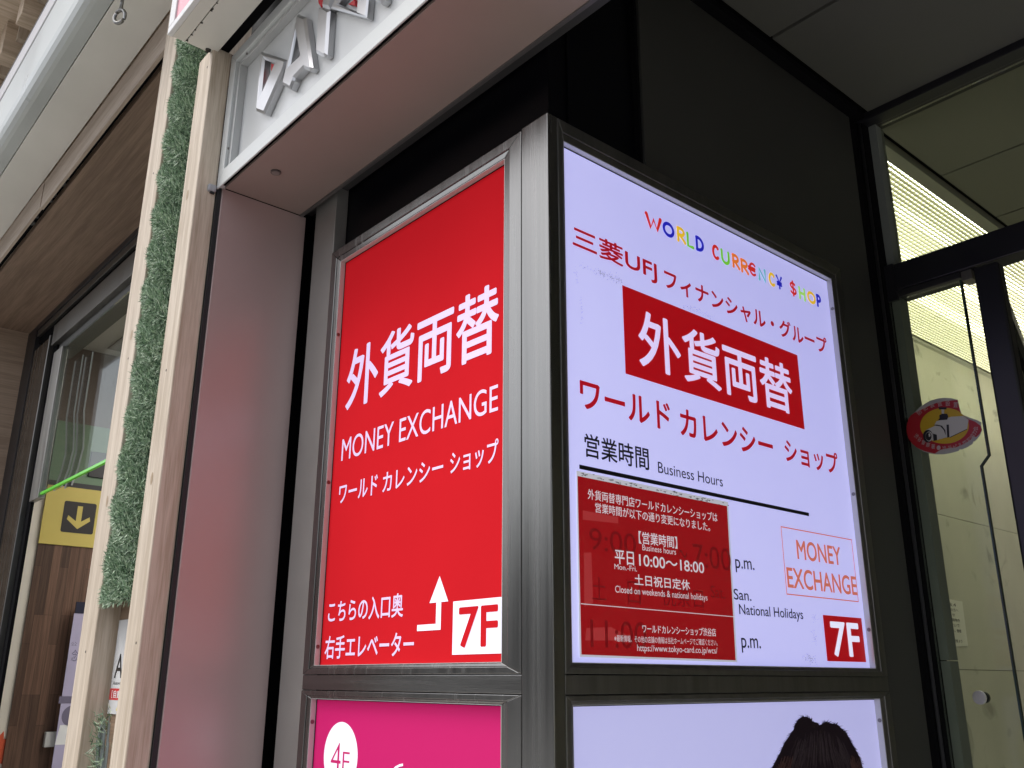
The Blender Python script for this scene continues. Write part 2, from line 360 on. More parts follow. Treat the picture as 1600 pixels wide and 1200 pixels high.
word(redface, INK_W, F, '右手エレベーター', bbox_px(F, 480, 880, 3.75, (105, 510), (627, 465), (520, 403), (115, 562)), D, 0.012)
L = sheet()
q = [F.px(480 + a / 3.75, 880 + b / 3.75) for a, b in ((778, 75), (718, 237), (828, 222), (645, 398), (783, 390), (758, 232), (645, 365), (755, 355))]
us, ue = q[5][0], q[4][0]; vb0, vb1 = q[4][1], q[7][1]; hv = (q[1][1] + q[2][1]) / 2
flat_poly(L, F, [(q[3][0], vb0), (ue, vb0), (ue, hv), (us, hv), (us, vb1), (q[3][0], vb1)], D)
flat_poly(L, F, [(q[1][0], hv + .0002), (q[2][0], hv + .0002), (q[0][0], q[0][1])], D)
L.build('arrow', INK_W2, redface)
L = sheet()
q = F.crop(((850, 537), (1142, 528), (1142, 197), (858, 225)), 480, 880, 3.75)
b7 = ((q[0][0] + q[3][0]) / 2, min(q[1][0], ru1 - .001), (q[0][1] + q[1][1]) / 2, (q[2][1] + q[3][1]) / 2)
flat_poly(L, F, [(b7[0], b7[2]), (b7[1], b7[2]), (b7[1], b7[3]), (b7[0], b7[3])], D); L.build('floor_badge', INK_W2, redface)
L = sheet(); put_text(L, F, '7F', bbox_px(F, 480, 880, 3.75, (893, 275), (1122, 270), (1120, 240), (910, 497)), D * 2, 0.018); L.build('floor_number', RED, redface)
for z in (2.32, 1.99, 1.66): screw(redbox, F.P(ru0 + .0002, z, FD * 0.45), (1, 0, 0))

# pink sign -----------------------------------------------------------------
pt = F.px(493, 1090.7)[1]; pin = (ru0 - .002, ru1, 0.62, pt)
pinkbox, pinkface = light_box('light_box_sign', 'magenta backlit sign with a white oval marked 4F, below the red sign', F, pin, (wl - .002, PX0 - .001 - ru1, .02, zr[1] - pt), 0, PINK, STEEL_V)
e0 = F.px(507.5, 1165)[0]; e1 = F.px(560, 1165)[0]; et = F.px(535.5, 1128)[1]; er = (e1 - e0) / 2
L = sheet(); flat_poly(L, F, ellipse((e0 + e1) / 2, et - er, er, er), D); L.build('floor_badge', INK_W2, pinkface)
L = sheet(); cx = (e0 + e1) / 2; 
word(pinkface, PINK, F, '4', (cx - .55 * er, cx + .05 * er, et - 1.52 * er, et - .62 * er), D * 2, -0.012, 0, 'floor_number'); word(pinkface, PINK, F, 'F', (cx + .16 * er, cx + .56 * er, et - 1.45 * er, et - .86 * er), D * 2, -0.012, 0, 'floor_number')
L = sheet(); L.tube([F.P(*F.px(x, y), 0.0006) for x, y in ((615, 1203), (619, 1199), (625, 1196), (630, 1195))], 0.002, 8, True, 0, Vector((0, 1, 0))); L.build('flourish', INK_W2, pinkface)
screw(pinkbox, F.P(pin[0] + .0002, F.px(484, 1127)[1], FD * .45), (1, 0, 0))

# white sign ----------------------------------------------------------------
win = (0.975, 1.848, 1.6225, 2.4948)
ww = (win[0] - .9575, 1.886 - win[1], win[2] - zr[0], ZT - .001 - win[3])
whitebox, whiteface = light_box('light_box_sign', 'white backlit currency shop sign on the steel pillar with red Japanese writing', W, win, ww, 0, LAV, STEEL_DK)
c1 = (860, 200, 3.478); c2 = (860, 440, 3.478); c3 = (880, 700, 3.43); c4 = (1080, 700, 3.334)
L = sheet()
bb = bbox_px(W, *c1, (118, 540), (578, 790), (265, 588), (545, 838))
word(whiteface, INK_R, W, '三菱UFJ', (bb[0], bb[1], bb[2], bb[3]), D, 0.020)
bb = bbox_px(W, *c1, (615, 770), (1497, 1145), (620, 765), (640, 880))
word(whiteface, INK_R, W, 'フィナンシャル・グループ', (bb[0], bb[1], bb[2] + .0, bb[3] + .002), D, 0.022)
# multicoloured hand-drawn letters, each a few strokes
def arc(cx, cy, a, b_, t0, t1, n=14): return [(cx + a * math.cos(R(t0 + (t1 - t0) * i / n)), cy + b_ * math.sin(R(t0 + (t1 - t0) * i / n))) for i in range(n + 1)]
STROKES = {
    'W': [[(0, 1), (.27, 0), (.5, .75), (.73, 0), (1, 1)]],
    'O': [arc(.5, .5, .5, .5, 90, 450, 26)],
    'R': [[(.05, 0), (.05, 1)], [(.05, 1)] + arc(.45, .75, .42, .25, 80, -85) + [(.05, .48)], [(.3, .47), (1, 0)]],
    'L': [[(.05, 1), (.05, 0), (1, .02)]],
    'D': [[(.03, 0), (.03, 1)], [(.03, 1)] + arc(.2, .5, .8, .5, 80, -80) + [(.03, 0)]],
    'C': [arc(.55, .5, .55, .5, 48, 310, 22)],
    'U': [[(0, 1), (0, .45)] + arc(.5, .42, .5, .42, 180, 360) + [(1, 1)]],
    '€': [arc(.58, .5, .45, .5, 50, 310, 22), [(0, .6), (.85, .6)], [(0, .4), (.8, .4)]],
    'N': [[(.05, 0), (.05, 1), (.95, 0), (.95, 1)]],
    '¥': [[(0, 1), (.5, .5), (1, 1)], [(.5, .5), (.5, 0)], [(.1, .48), (.9, .48)], [(.1, .28), (.9, .28)]],
    '$': [arc(.5, .74, .42, .22, 40, 270, 16) + arc(.5, .28, .44, .24, 90, -150, 16), [(.5, 1.12), (.5, -.12)]],
    'H': [[(.05, 0), (.05, 1)], [(.95, 0), (.95, 1)], [(.05, .52), (.95, .52)]],
    'P': [[(.05, 0), (.05, 1)], [(.05, 1)] + arc(.4, .73, .55, .27, 80, -85) + [(.05, .46)]],
}
def cm(n, c, es=.75): return mat('backlit_ink_' + n, tuple(.8 * x for x in c), .3, emit=c, es=es)
CRED, CBLU, CYEL = cm('scarlet', (.55, .02, .012)), cm('blue', (.010, .012, .42)), cm('yellow', (.72, .46, .02))
CGRN, CORG, CTEA, CLIM = cm('green', (.16, .52, .03)), cm('orange', (.70, .17, .02)), cm('teal', (.13, .40, .45)), cm('lime', (.32, .62, .12))
WCS = [('W', 513, 605, CRED), ('O', 608, 672, CBLU), ('R', 684, 735, CYEL), ('L', 737, 778, CGRN), ('D', 787, 833, CBLU),
       ('C', 877, 917, CRED), ('U', 925, 973, CGRN), ('R', 985, 1028, CORG), ('R', 1031, 1076, CORG), ('€', 1073, 1120, CRED), ('N', 1126, 1172, CTEA), ('C', 1184, 1221, CYEL), ('¥', 1226, 1260, CBLU),
       ('$', 1299, 1338, CRED), ('H', 1347, 1386, CLIM), ('O', 1394, 1441, CYEL), ('P', 1445, 1472, CBLU)]
vt0, vb0 = W.px(860 + 513 / 3.478, 200 + 448 / 3.478)[1], W.px(860 + 570 / 3.478, 200 + 562 / 3.478)[1]
vt1, vb1 = W.px(860 + 1447 / 3.478, 200 + 903 / 3.478)[1], W.px(860 + 1450 / 3.478, 200 + 972 / 3.478)[1]
uL, uR = W.px(860 + 513 / 3.478, 330)[0], W.px(860 + 1472 / 3.478, 460)[0]
def along(x): return 200 + (448 + (x - 513) * (903 - 448) / (1447 - 513) + 40) / 3.478
for ch, xa, xb, mm in WCS:
    sw = 0.0028 if ch in '€$¥' else 0.0042 if ch == 'W' else 0.0035
    ua = W.px(860 + xa / 3.478, along(xa))[0] + sw; ub = W.px(860 + xb / 3.478, along(xb))[0] - sw
    k = (ua - uL) / (uR - uL); jit = rng.uniform(-.002, .002)
    va = vb0 + (vb1 - vb0) * k + sw + jit; vb = vt0 + (vt1 - vt0) * k - sw + jit
    if ch in 'O€': va += .002
    L = MB()
    for st in STROKES[ch]:
        L.tube([W.P(ua + (ub - ua) * a, va + (vb - va) * c_, 0.0008) for a, c_ in st], sw, 8, True, 0, Vector((1, 0, 0)))
        for a, c_ in (st[0], st[-1]): L.tube([W.P(ua + (ub - ua) * a, va + (vb - va) * c_, 0.0002 + i * .0005) for i in (0, 1)], sw, 10)
    L.build('lettering', mm, whiteface)
# red block
q = [W.px(*p) for p in ((971.6, 445.2), (1244.7, 555), (1257.6, 671.4), (977.3, 583.8))]
blk = ((q[0][0] + q[3][0]) / 2, (q[1][0] + q[2][0]) / 2, (q[2][1] + q[3][1]) / 2, (q[0][1] + q[1][1]) / 2)
L = sheet(); flat_poly(L, W, [(blk[0], blk[2]), (blk[1], blk[2]), (blk[1], blk[3]), (blk[0], blk[3])], D); L.build('red_block', INK_RB, whiteface)
L = sheet(); put_text(L, W, '外貨両替', bbox_px(W, *c2, (475, 290), (1312, 600), (515, 160), (1305, 725)), D * 2, 0.016); L.build('lettering', mat('backlit_block_white', (.5, .47, .54), .3, emit=(.62, .52, .85), es=.85), whiteface)
L = sheet()
bb = bbox_px(W, *c2, (157, 540), (1555, 930), (160, 522), (1515, 1045))
kana(whiteface, INK_R, W, (('ワールド', (157, 540), (650, 740), .0, 1.0), ('カレンシー', (700, 710), (1207, 890), -.02, .98), ('ショップ', (1268, 870), (1555, 930), .02, 1.0)), *c2, (bb[2], bb[3]), D, 0.020)
L = sheet(); put_text(L, W, '営業時間', bbox_px(W, *c2, (183, 850), (533, 960), (240, 835), (525, 1025)), D, 0.010); L.build('lettering', INK_K, whiteface)
L = sheet(); put_text(L, W, 'Business Hours', bbox_px(W, *c2, (583, 1000), (935, 1090), (590, 980), (920, 1112)), D, 0.0); L.build('lettering', INK_K, whiteface)
L = sheet(); a = W.px(904.8, 727.7); e = W.px(1263.6, 804)
flat_poly(L, W, [(a[0], e[1] - .0035), (e[0], e[1] - .0035), (e[0], e[1] + .0035), (a[0], e[1] + .0035)], D); L.build('rule', INK_K, whiteface)
L = sheet()
word(whiteface, INK_K, W, 'p.m.', bbox_px(W, *c4, (228, 600), (328, 630), (232, 578), (240, 648)), D, 0.004)
word(whiteface, INK_K, W, 'San.', bbox_px(W, *c4, (220, 760), (312, 790), (230, 733), (305, 797)), D, 0.004)
word(whiteface, INK_K, W, 'National Holidays', bbox_px(W, *c4, (248, 840), (582, 885), (255, 813), (570, 907)), D, 0.004)
word(whiteface, INK_K, W, 'p.m.', bbox_px(W, *c4, (260, 1020), (362, 1040), (265, 988), (268, 1066)), D, 0.004)
L = sheet()
q = [W.px(1080 + a / 3.334, 700 + b / 3.334) for a, b in ((462, 405), (833, 477), (873, 802), (498, 766))]
m0, m1, n0, n1 = (q[0][0] + q[3][0]) / 2, (q[1][0] + q[2][0]) / 2, (q[2][1] + q[3][1]) / 2, (q[0][1] + q[1][1]) / 2; th = .0022
for r_ in ((m0, m1, n0, n0 + th), (m0, m1, n1 - th, n1), (m0, m0 + th, n0 + th, n1 - th), (m1 - th, m1, n0 + th, n1 - th)):
    flat_poly(L, W, [(r_[0], r_[2]), (r_[1], r_[2]), (r_[1], r_[3]), (r_[0], r_[3])], D)
word(whiteface, INK_O, W, 'MONEY', bbox_px(W, *c4, (548, 530), (778, 570), (552, 478), (770, 612)), D, 0.014)
word(whiteface, INK_O, W, 'EXCHANGE', bbox_px(W, *c4, (497, 670), (860, 715), (500, 620), (855, 768)), D, 0.014)
L.build('stamp_border', INK_O, whiteface)
q = [W.px(1080 + a / 3.334, 700 + b / 3.334) for a, b in ((685, 870), (885, 886), (910, 1116), (707, 1110))]
s7 = ((q[0][0] + q[3][0]) / 2, (q[1][0] + q[2][0]) / 2, (q[2][1] + q[3][1]) / 2, (q[0][1] + q[1][1]) / 2)
L = sheet(); flat_poly(L, W, [(s7[0], s7[2]), (s7[1], s7[2]), (s7[1], s7[3]), (s7[0], s7[3])], D); L.build('floor_badge', INK_RB, whiteface)
L = sheet(); put_text(L, W, '7F', bbox_px(W, *c4, (722, 930), (868, 940), (725, 903), (830, 1090)), D * 2, 0.018); L.build('floor_number', INK_W2, whiteface)
# adhesive residue: clusters of small grey flecks
RESIDUE = mat('grey_adhesive', (.32, .32, .36), .6, emit=(.3, .3, .45), es=.45)
def flecks(crop, x0, y0, x1, y1, n, w_, smin, smax):
    L = sheet()
    for _ in range(n):
        k = rng.random(); cx = x0 + (x1 - x0) * k + rng.gauss(0, w_); cy = y0 + (y1 - y0) * k + rng.gauss(0, w_)
        u, v = W.px(crop[0] + cx / crop[2], crop[1] + cy / crop[2]); s_ = rng.uniform(smin, smax); a0 = rng.uniform(0, 6.28)
        flat_poly(L, W, [(u + s_ * rng.uniform(.5, 1.2) * math.cos(a0 + i * 1.256), v + s_ * rng.uniform(.4, 1.0) * math.sin(a0 + i * 1.256)) for i in range(5)], .0004 + rng.random() * .0001)
    L.build('adhesive_residue', RESIDUE, whiteface)
flecks(c1, 250, 780, 385, 835, 190, 11, .0004, .0013); flecks(c1, 165, 745, 240, 785, 24, 7, .0003, .001); flecks(c1, 130, 760, 150, 860, 26, 4, .0003, .0009)
flecks(c1, 165, 920, 172, 1070, 40, 3, .0003, .0009); flecks(c2, 725, 128, 880, 195, 130, 7, .0003, .0011); flecks(c4, 635, 880, 645, 890, 40, 9, .0003, .0010)
flecks(c4, 635, 950, 650, 1030, 60, 5, .0003, .0011); flecks(c4, 590, 1085, 645, 1110, 130, 10, .0004, .0013); flecks(c2, 1180, 320, 1250, 345, 30, 4, .0002, .0007)
for z in (2.42, 1.985, 1.70): screw(whitebox, W.P(win[1] - .0002, z, FD * .45), (0, -1, 0))

# portrait poster -------------------------------------------------------------
qt = W.px(1365.6, 1091)[1]
portbox, portface = light_box('light_box_sign', 'pale lilac backlit poster with the top of a dark-haired head, below the white sign', W,
                              (win[0], win[1] + .002, .62, qt), (ww[0], ww[1] - .002, .02, zr[1] - qt), 0, LAVB, STEEL_DK)
screw(portbox, W.P(win[1] + .0018, W.px(1376, 1125)[1], FD * .45), (0, -1, 0))
c7 = (1180, 1100, 8.0)
hair = [(150, 960), (180, 860), (235, 740), (300, 620), (365, 480), (430, 390), (475, 330), (490, 260), (530, 200), (580, 160), (640, 160), (690, 185), (715, 225), (760, 230), (800, 262),
        (830, 262), (850, 232), (890, 225), (950, 245), (1010, 250), (1060, 290), (1100, 330), (1140, 360), (1180, 450), (1230, 530), (1280, 620), (1320, 710), (1345, 830), (1360, 960)]
# the head of the printed portrait goes on below the picture's edge
full = hair + [(1380, 1300), (1380, 1700), (1250, 1900), (1150, 1500), (1100, 1180), (420, 1180), (330, 1500), (250, 1900), (120, 1700), (120, 1300)]
L = sheet(); flat_poly(L, W, W.crop(full, *c7), D)
def spike(p, q_, w_):
    p, q_ = Vector(p), Vector(q_); n_ = (q_ - p).orthogonal().normalized() * w_ if False else Vector((-(q_ - p).y, (q_ - p).x)).normalized() * w_
    return [p + n_, q_, p - n_]
for i in range(len(hair) - 1):
    for _ in range(9):
        k = rng.random(); x = hair[i][0] + (hair[i + 1][0] - hair[i][0]) * k; y = hair[i][1] + (hair[i + 1][1] - hair[i][1]) * k
        nx, ny = (hair[i + 1][1] - hair[i][1]), -(hair[i + 1][0] - hair[i][0]); nl = math.hypot(nx, ny) or 1
        tx, ty = -ny / nl, nx / nl; s_ = 1 if x > 760 else -1; ln = rng.uniform(8, 52)
        e_ = (x + nx / nl * ln * .6 + tx * s_ * ln * rng.uniform(.2, 1.5), y + ny / nl * ln * .6 + ty * s_ * ln * rng.uniform(.2, 1.5))
        flat_poly(L, W, W.crop([(a.x, a.y) for a in spike((x - nx / nl * 5, y - ny / nl * 5), e_, rng.uniform(2, 5))], *c7), D + rng.uniform(.0001, .0003))
L.build('printed_hair', mat('printed_dark_hair', (.008, .006, .007), .4, emit=(.006, .003, .005), es=.6, spec=.1), portface)
L = sheet()
for _ in range(150):
    x0 = rng.uniform(520, 1100); x = x0; y = rng.uniform(300, 520) + abs(x0 - 780) * .4; pts = []
    sg = (x0 - 780) / 320
    for i in range(6): pts.append((x, y)); x += sg * rng.uniform(15, 40); y += rng.uniform(40, 80)
    w_ = rng.uniform(1.2, 3.2)
    for a, b_ in zip(pts, pts[1:]): flat_poly(L, W, W.crop([(a[0] - w_, a[1]), (b_[0] - w_, b_[1]), (b_[0] + w_, b_[1]), (a[0] + w_, a[1])], *c7), D + .0005 + rng.uniform(0, .0003))
L.build('hair_strands', mat('printed_hair_sheen', (.022, .018, .019), .4, emit=(.016, .011, .013), es=.7, spec=.1), portface)
L = sheet()
for _ in range(110):
    sd_ = rng.random() < .5
    x = rng.uniform(255, 470) if sd_ else rng.uniform(1180, 1320); y = rng.uniform(640, 900); ln = rng.uniform(60, 160); w_ = rng.uniform(1.5, 4); dx = (-.28 if sd_ else .25) * ln
    flat_poly(L, W, W.crop([(x - w_, y), (x + dx - w_, y + ln), (x + dx + w_, y + ln), (x + w_, y)], *c7), D + .0009 + rng.uniform(0, .0003))
L.build('hair_strands', mat('printed_hair_brown', (.026, .011, .010), .35, emit=(.022, .009, .008), es=.7), portface)
L = sheet(); flat_poly(L, W, W.crop([(410, 900), (440, 1180), (1090, 1180), (1110, 980), (900, 930), (620, 880)], *c7), D + .0014)
L.build('printed_face', mat('printed_skin', (.6, .33, .25), .35, emit=(.5, .28, .22), es=.6), portface)

# notice taped on the white sign ------------------------------------------------
q = [W.px(*p) for p in ((899.8, 735.6), (1136.6, 784.5), (1151, 1035), (904.8, 1026.5))]
nt_ = thing('notice_poster', W.P(q[3][0], q[3][1], .001), 'dark red laminated notice of changed business hours stuck on the white sign', 'poster')
L = MB(); L.prism([W.P(*p, .0008) for p in reversed(q)], [W.P(*p, .0016) for p in reversed(q)]); L.build('laminate', mat('clear_laminate', (.62, .62, .64), .18, emit=(.45, .45, .52), es=.55), nt_)
q2 = [W.px(*p) for p in ((901, 744), (1134.5, 791), (1148, 1031.8), (907, 1022.7))]
L = sheet(); flat_poly(L, W, list(reversed(q2)), .0020); paper = L.build('printed_sheet', mat('notice_red', (.36, .008, .012), .25, emit=(.30, .004, .007), es=.42, noise=.06, nscale=6), nt_)
NW = mat('notice_white', (.70, .68, .70), .3, emit=(.5, .46, .52), es=.6)
L = sheet()
def nb(l, r_, t_, b_): return bbox_px(W, *c3, l, r_, t_, b_)
for s, l, r_, t_, b_, bo in (
    ('外貨両替専門店ワールドカレンシーショップは', (125, 240), (820, 380), (140, 222), (800, 395), 0.003),
    ('営業時間が以下の通り変更になりました。', (165, 315), (780, 430), (180, 295), (770, 447), .003),
    ('【営業時間】', (398, 480), (605, 520), (430, 450), (560, 535), .008), ('Business hours', (418, 535), (598, 560), (425, 518), (590, 572), 0),
    ('平日', (270, 590), (373, 610), (290, 548), (350, 630), .012), ('10:00～18:00', (400, 600), (748, 640), (405, 570), (740, 672), .012),
    ('Mon.-Fri.', (268, 635), (388, 650), (275, 622), (380, 662), 0), ('土日祝日定休', (375, 715), (673, 740), (385, 676), (660, 763), .012),
    ('Closed on weekends & national holidays', (272, 755), (767, 810), (280, 738), (740, 827), 0),
    ('ワールドカレンシーショップ渋谷店', (418, 970), (812, 1000), (425, 945), (800, 1010), .002),
    ('※最新情報、その他の店舗の情報は当社ホームページでご確認ください。', (268, 1018), (820, 1050), (290, 1002), (810, 1060), 0),
    ('https://www.tokyo-card.co.jp/wcs/', (390, 1075), (820, 1090), (395, 1053), (815, 1112), 0)):
    word(paper, NW, W, s, nb(l, r_, t_, b_), .0026, bo)
a, e = W.px(880 + 88 / 3.43, 700 + 835 / 3.43), W.px(880 + 912 / 3.43, 700 + 905 / 3.43)
flat_poly(L, W, [(a[0], a[1] - .0006), (e[0], e[1] - .0006), (e[0], e[1] + .0006), (a[0], a[1] + .0006)], .0026)
L.build('rule', NW, paper)
STH = mat('notice_dark_red', (.22, .006, .010), .3, emit=(.17, .002, .004), es=.4)
for s, l, r_, t_, b_ in (('9:00', (135, 500), (385, 520), (160, 430), (350, 572)), ('～', (610, 560), (660, 575), (620, 545), (650, 592)), ('7:00', (690, 560), (892, 600), (700, 513), (870, 658)),
                         ('土', (150, 750), (225, 770), (185, 692), (185, 815)), ('日', (340, 770), (410, 780), (345, 712), (405, 840)), ('祝祭日', (520, 790), (745, 810), (540, 738), (730, 860)),
                         ('Sat.', (785, 770), (862, 790), (795, 738), (850, 808)), ('11:00', (140, 990), (440, 1000), (150, 918), (420, 1078))):
    word(paper, STH, W, s, nb(l, r_, t_, b_), .00225, 0, 0, 'show_through')
for r_ in (((100, 335), (290, 372), (290, 405), (100, 385)), ((105, 562), (145, 560), (155, 830), (108, 850)), ((120, 965), (250, 960), (330, 1000), (300, 1032), (112, 1032))):
    L = sheet(); flat_poly(L, W, list(reversed(W.crop(r_, *c3))), .00215); L.build('tape', mat('notice_tape', (.46, .05, .05), .2, emit=(.34, .02, .025), es=.45), paper)
L = sheet()
for i in range(60):
    k = rng.random(); x = 70 + 810 * k; y = 136 + 168 * k + rng.gauss(0, 5); s_ = rng.uniform(.0005, .0016); u, v = W.px(880 + x / 3.43, 700 + y / 3.43)
    flat_poly(L, W, [(u - s_ * 3, v), (u + s_ * 2, v - s_), (u + s_ * 3, v + s_)], .0018 + rng.random() * .0001)
L.build('creases', mat('grey_crease', (.22, .22, .22), .5), nt_)

# =================================================================== GREY RETURN PANEL AND OVERHANG
XG = -1.868
t = thing('return_panel', (XG - .03, .83, 0), 'flat grey metal panel tinted for pink sign glow, between the timber post and the red sign', 'wall panel')
b = MB(); b.box(XG - .05, XG, .727, .944, 0, 2.688); b.build('panel', GLOW_GREY_PANEL, t, .001)
b = MB(); b.box(XG - .05, XG - .004, .717, .7265, 0, 2.69); b.build('gasket', GASKET, t)

ZS = 2.690; FY = .715
t = thing('overhang_soffit', (-.5, .82, ZS), 'smooth metal soffit under the raised-letter sign, red sign glow partly in its colour', 'soffit')
b = MB(); b.box(XG - .001, 2.5, .732, .932, ZS, ZS + .02); b.build('soffit_panel', GLOW_SOFFIT, t, .001)
b = MB(); b.box(XG - .001, 2.5, .7195, .7315, ZS + .006, ZS + .02); b.build('shadow_groove', BLACK, t)
b = MB(); b.box(XG, 2.5, .926, .934, ZS - .004, ZS - .0005); b.build('rear_lip', mat('soffit_lip', (.14, .13, .13), .4, .5), t)
p = on(431, 268, 'z', ZS)
b = MB(); b.disc((p.x, p.y, ZS - .0035), (0, 0, 1), .0115, .003, 28); o = b.build('cover_plug', mat('plug_grey', (.12, .105, .10), .4, .4), t)
b = MB(); b.disc((p.x, p.y, ZS - .0045), (0, 0, 1), .0085, .0008, 24); b.build('plug_face', mat('plug_face_grey', (.25, .22, .21), .4, .3), o)
b = MB(); b.box(XG - .05, 2.5, .935, .984, 4.15, 4.2); b.build('gap_top', BLACK, t)

# raised-letter sign on the fascia
t = sgn = thing('letter_sign', (-1.0, FY, ZS), 'white fascia sign with chiselled chrome letters and red accents, framed in white aluminium', 'sign')
FP = Plane('y', FY); PB = Plane('y', FY + .026)
f0 = -1.876; zi = 2.725; zo = ZS - .006; zt = 3.052; fi = FP.px(368, 99)[0]
FRX = 1.6
fr = MB()
def bar(mb, poly, d0, d1): mb.prism([FP.P(u, v, d0) for u, v in poly], [FP.P(u, v, d1) for u, v in poly])
iw = .030; i2 = .006
bar(fr, [(f0, zo), (FRX, zo), (FRX, zi), (f0 + iw, zi)], -.004, 0)
bar(fr, [(f0, zo), (f0 + iw, zi), (f0 + iw, zt - iw), (f0, zt)], -.02, 0)
bar(fr, [(f0, zt), (f0 + iw, zt - iw), (FRX, zt - iw), (FRX, zt)], -.02, 0)
fr.build('frame', WHITE_ALU, t, .0015)
fr = MB()
bar(fr, [(f0 + iw + .002, zi + .002), (FRX, zi + .002), (FRX, zi + i2), (f0 + iw + i2, zi + i2)], -.026, -.008)
bar(fr, [(f0 + iw + .002, zi + .002), (f0 + iw + i2 + .006, zi + i2 + .006), (f0 + iw + i2 + .006, zt - iw - i2 - .006), (f0 + iw + .002, zt - iw - .002)], -.026, -.008)
bar(fr, [(f0 + iw + .002, zt - iw - .002), (f0 + iw + i2 + .006, zt - iw - i2 - .006), (FRX, zt - iw - i2 - .006), (FRX, zt - iw - .002)], -.026, -.008)
fr.build('inner_frame', mat('grey_aluminium', (.50, .51, .51), .35, .3), t, .001)
b = MB(); b.box(f0, FRX, FY + .0262, FY + .05, ZS + .03, zt); b.build('back_panel', mat('white_sign_panel', (.60, .615, .62), .25, noise=.04, nscale=4), t)
b = MB(); b.box(f0 - .03, 2.5, FY + .055, .98, ZS + .03, 4.2); b.build('fascia_core', mat('dark_fascia', (.04, .04, .042), .6), t)
for px_, py_ in ((357, 232), (386, 84)): screw(t, FP.P(*FP.px(px_, py_), 0), (0, -1, 0), .003)
c3b = (380, 0, 6.667); LP = Plane('y', FY + .014)
CHROME = mat('satin_chrome', (.50, .50, .51), .30, 1.0, noise=.04, nscale=12)
REDIN = mat('red_acrylic', (.50, .02, .03), .25)
from mathutils.geometry import tessellate_polygon
def inset(ring, dist):
    """ring moved to its left by dist (inwards for a counter-clockwise ring, outwards for a hole)"""
    n = len(ring); o = []
    for i in range(n):
        p0, p1, p2 = Vector(ring[i - 1]), Vector(ring[i]), Vector(ring[(i + 1) % n])
        d1, d2 = (p1 - p0).normalized(), (p2 - p1).normalized(); n1, n2 = Vector((-d1.y, d1.x)), Vector((-d2.y, d2.x))
        mm_ = (n1 + n2); mm_ = mm_ / max(.35, mm_.length_squared / 2) if mm_.length > .2 else n1
        o.append(tuple(p1 + mm_ * dist))
    return o
def area(r_): return sum(r_[i - 1][0] * r_[i][1] - r_[i][0] * r_[i - 1][1] for i in range(len(r_)))
def letter(outer, holes, name, material, ext, bev, plane=LP):
    """chiselled letter: vertical sides, then slopes rising to a narrow flat crest"""
    rings = []
    for k_, ring in enumerate([outer] + holes):
        q_ = plane.crop(ring, *c3b)
        if (area(q_) > 0) != (k_ == 0): q_.reverse()
        rings.append(q_)
    mb = MB(); top = []
    for q_ in rings:
        cr_ = inset(q_, bev); n = len(q_); b0 = len(mb.v)
        for p_ in q_: mb.v.append(tuple(plane.P(*p_, -ext - .009)))
        for p_ in q_: mb.v.append(tuple(plane.P(*p_, ext)))
        for p_ in cr_: mb.v.append(tuple(plane.P(*p_, ext + bev * .8)))
        for i in range(n):
            j = (i + 1) % n
            mb.f += [(b0 + i, b0 + j, b0 + n + j, b0 + n + i), (b0 + n + i, b0 + n + j, b0 + 2 * n + j, b0 + 2 * n + i)]; mb.mi += [0, 0]
        top.append([Vector((c_[0], c_[1], 0)) for c_ in cr_])
        ids = [b0 + 2 * n + i for i in range(n)]; top[-1] = (top[-1], ids)
    flat = [i for _, ids in top for i in ids]
    for tri in tessellate_polygon([v_ for v_, _ in top]): mb.f.append(tuple(flat[i] for i in tri)); mb.mi.append(0)
    return mb.build(name, material, sgn)
EXT, BEV = .002, .0062
letter([(205, 545), (475, 632), (432, 755), (238, 1195), (150, 1162)], [[(236, 625), (350, 668), (200, 1005)]], 'raised_letter', CHROME, EXT, BEV)
letter([(585, 150), (668, 190), (742, 712), (712, 750), (648, 722), (555, 822), (548, 850), (512, 942), (425, 890)], [[(572, 345), (606, 590), (505, 685)]], 'raised_letter', CHROME, EXT, BEV)
letter([(805, 88), (860, 78), (920, 118), (890, 578), (860, 605), (775, 562)], [], 'raised_letter', CHROME, EXT, BEV)
letter([(875, -120), (1000, -120), (920, 105), (838, 88)], [], 'raised_letter', CHROME, EXT, BEV)
letter([(925, 95), (1030, -120), (1330, -120), (1300, 192), (1280, 192)], [[(1005, 48), (1090, -70), (1215, -70), (1198, 128)]], 'raised_letter', CHROME, EXT, .0038)
letter([(1370, -90), (1500, -90), (1490, 10), (1450, 48), (1365, -5)], [], 'raised_letter', CHROME, EXT, BEV)
letter([(775, -120), (868, -120), (848, 20), (822, 85), (795, 40)], [], 'accent', REDIN, EXT, .002)
letter([(300, 662), (345, 680), (300, 770)], [], 'accent', REDIN, .002, .001, Plane('y', FY + .022))
letter([(1105, 50), (1172, -5), (1176, 68)], [], 'accent', REDIN, .002, .001, Plane('y', FY + .022))

# small clip at the lower-left corner of the sign
p = FP.px(336, 299); t = thing('clip_bracket', (p[0], FY, p[1]), 'small grey plastic clip at the lower left corner of the chrome letter sign', 'bracket')
b = MB(); b.box(p[0] - .016, p[0] + .012, FY - .020, FY - .001, p[1] - .008, p[1] + .010); b.build('clip_body', mat('grey_plastic', (.33, .34, .37), .4), t, .003)
b = MB(); b.box(p[0] - .010, p[0] + .010, FY - .014, FY - .004, p[1] - .012, p[1] - .0085); b.build('clip_foot', GASKET, t)

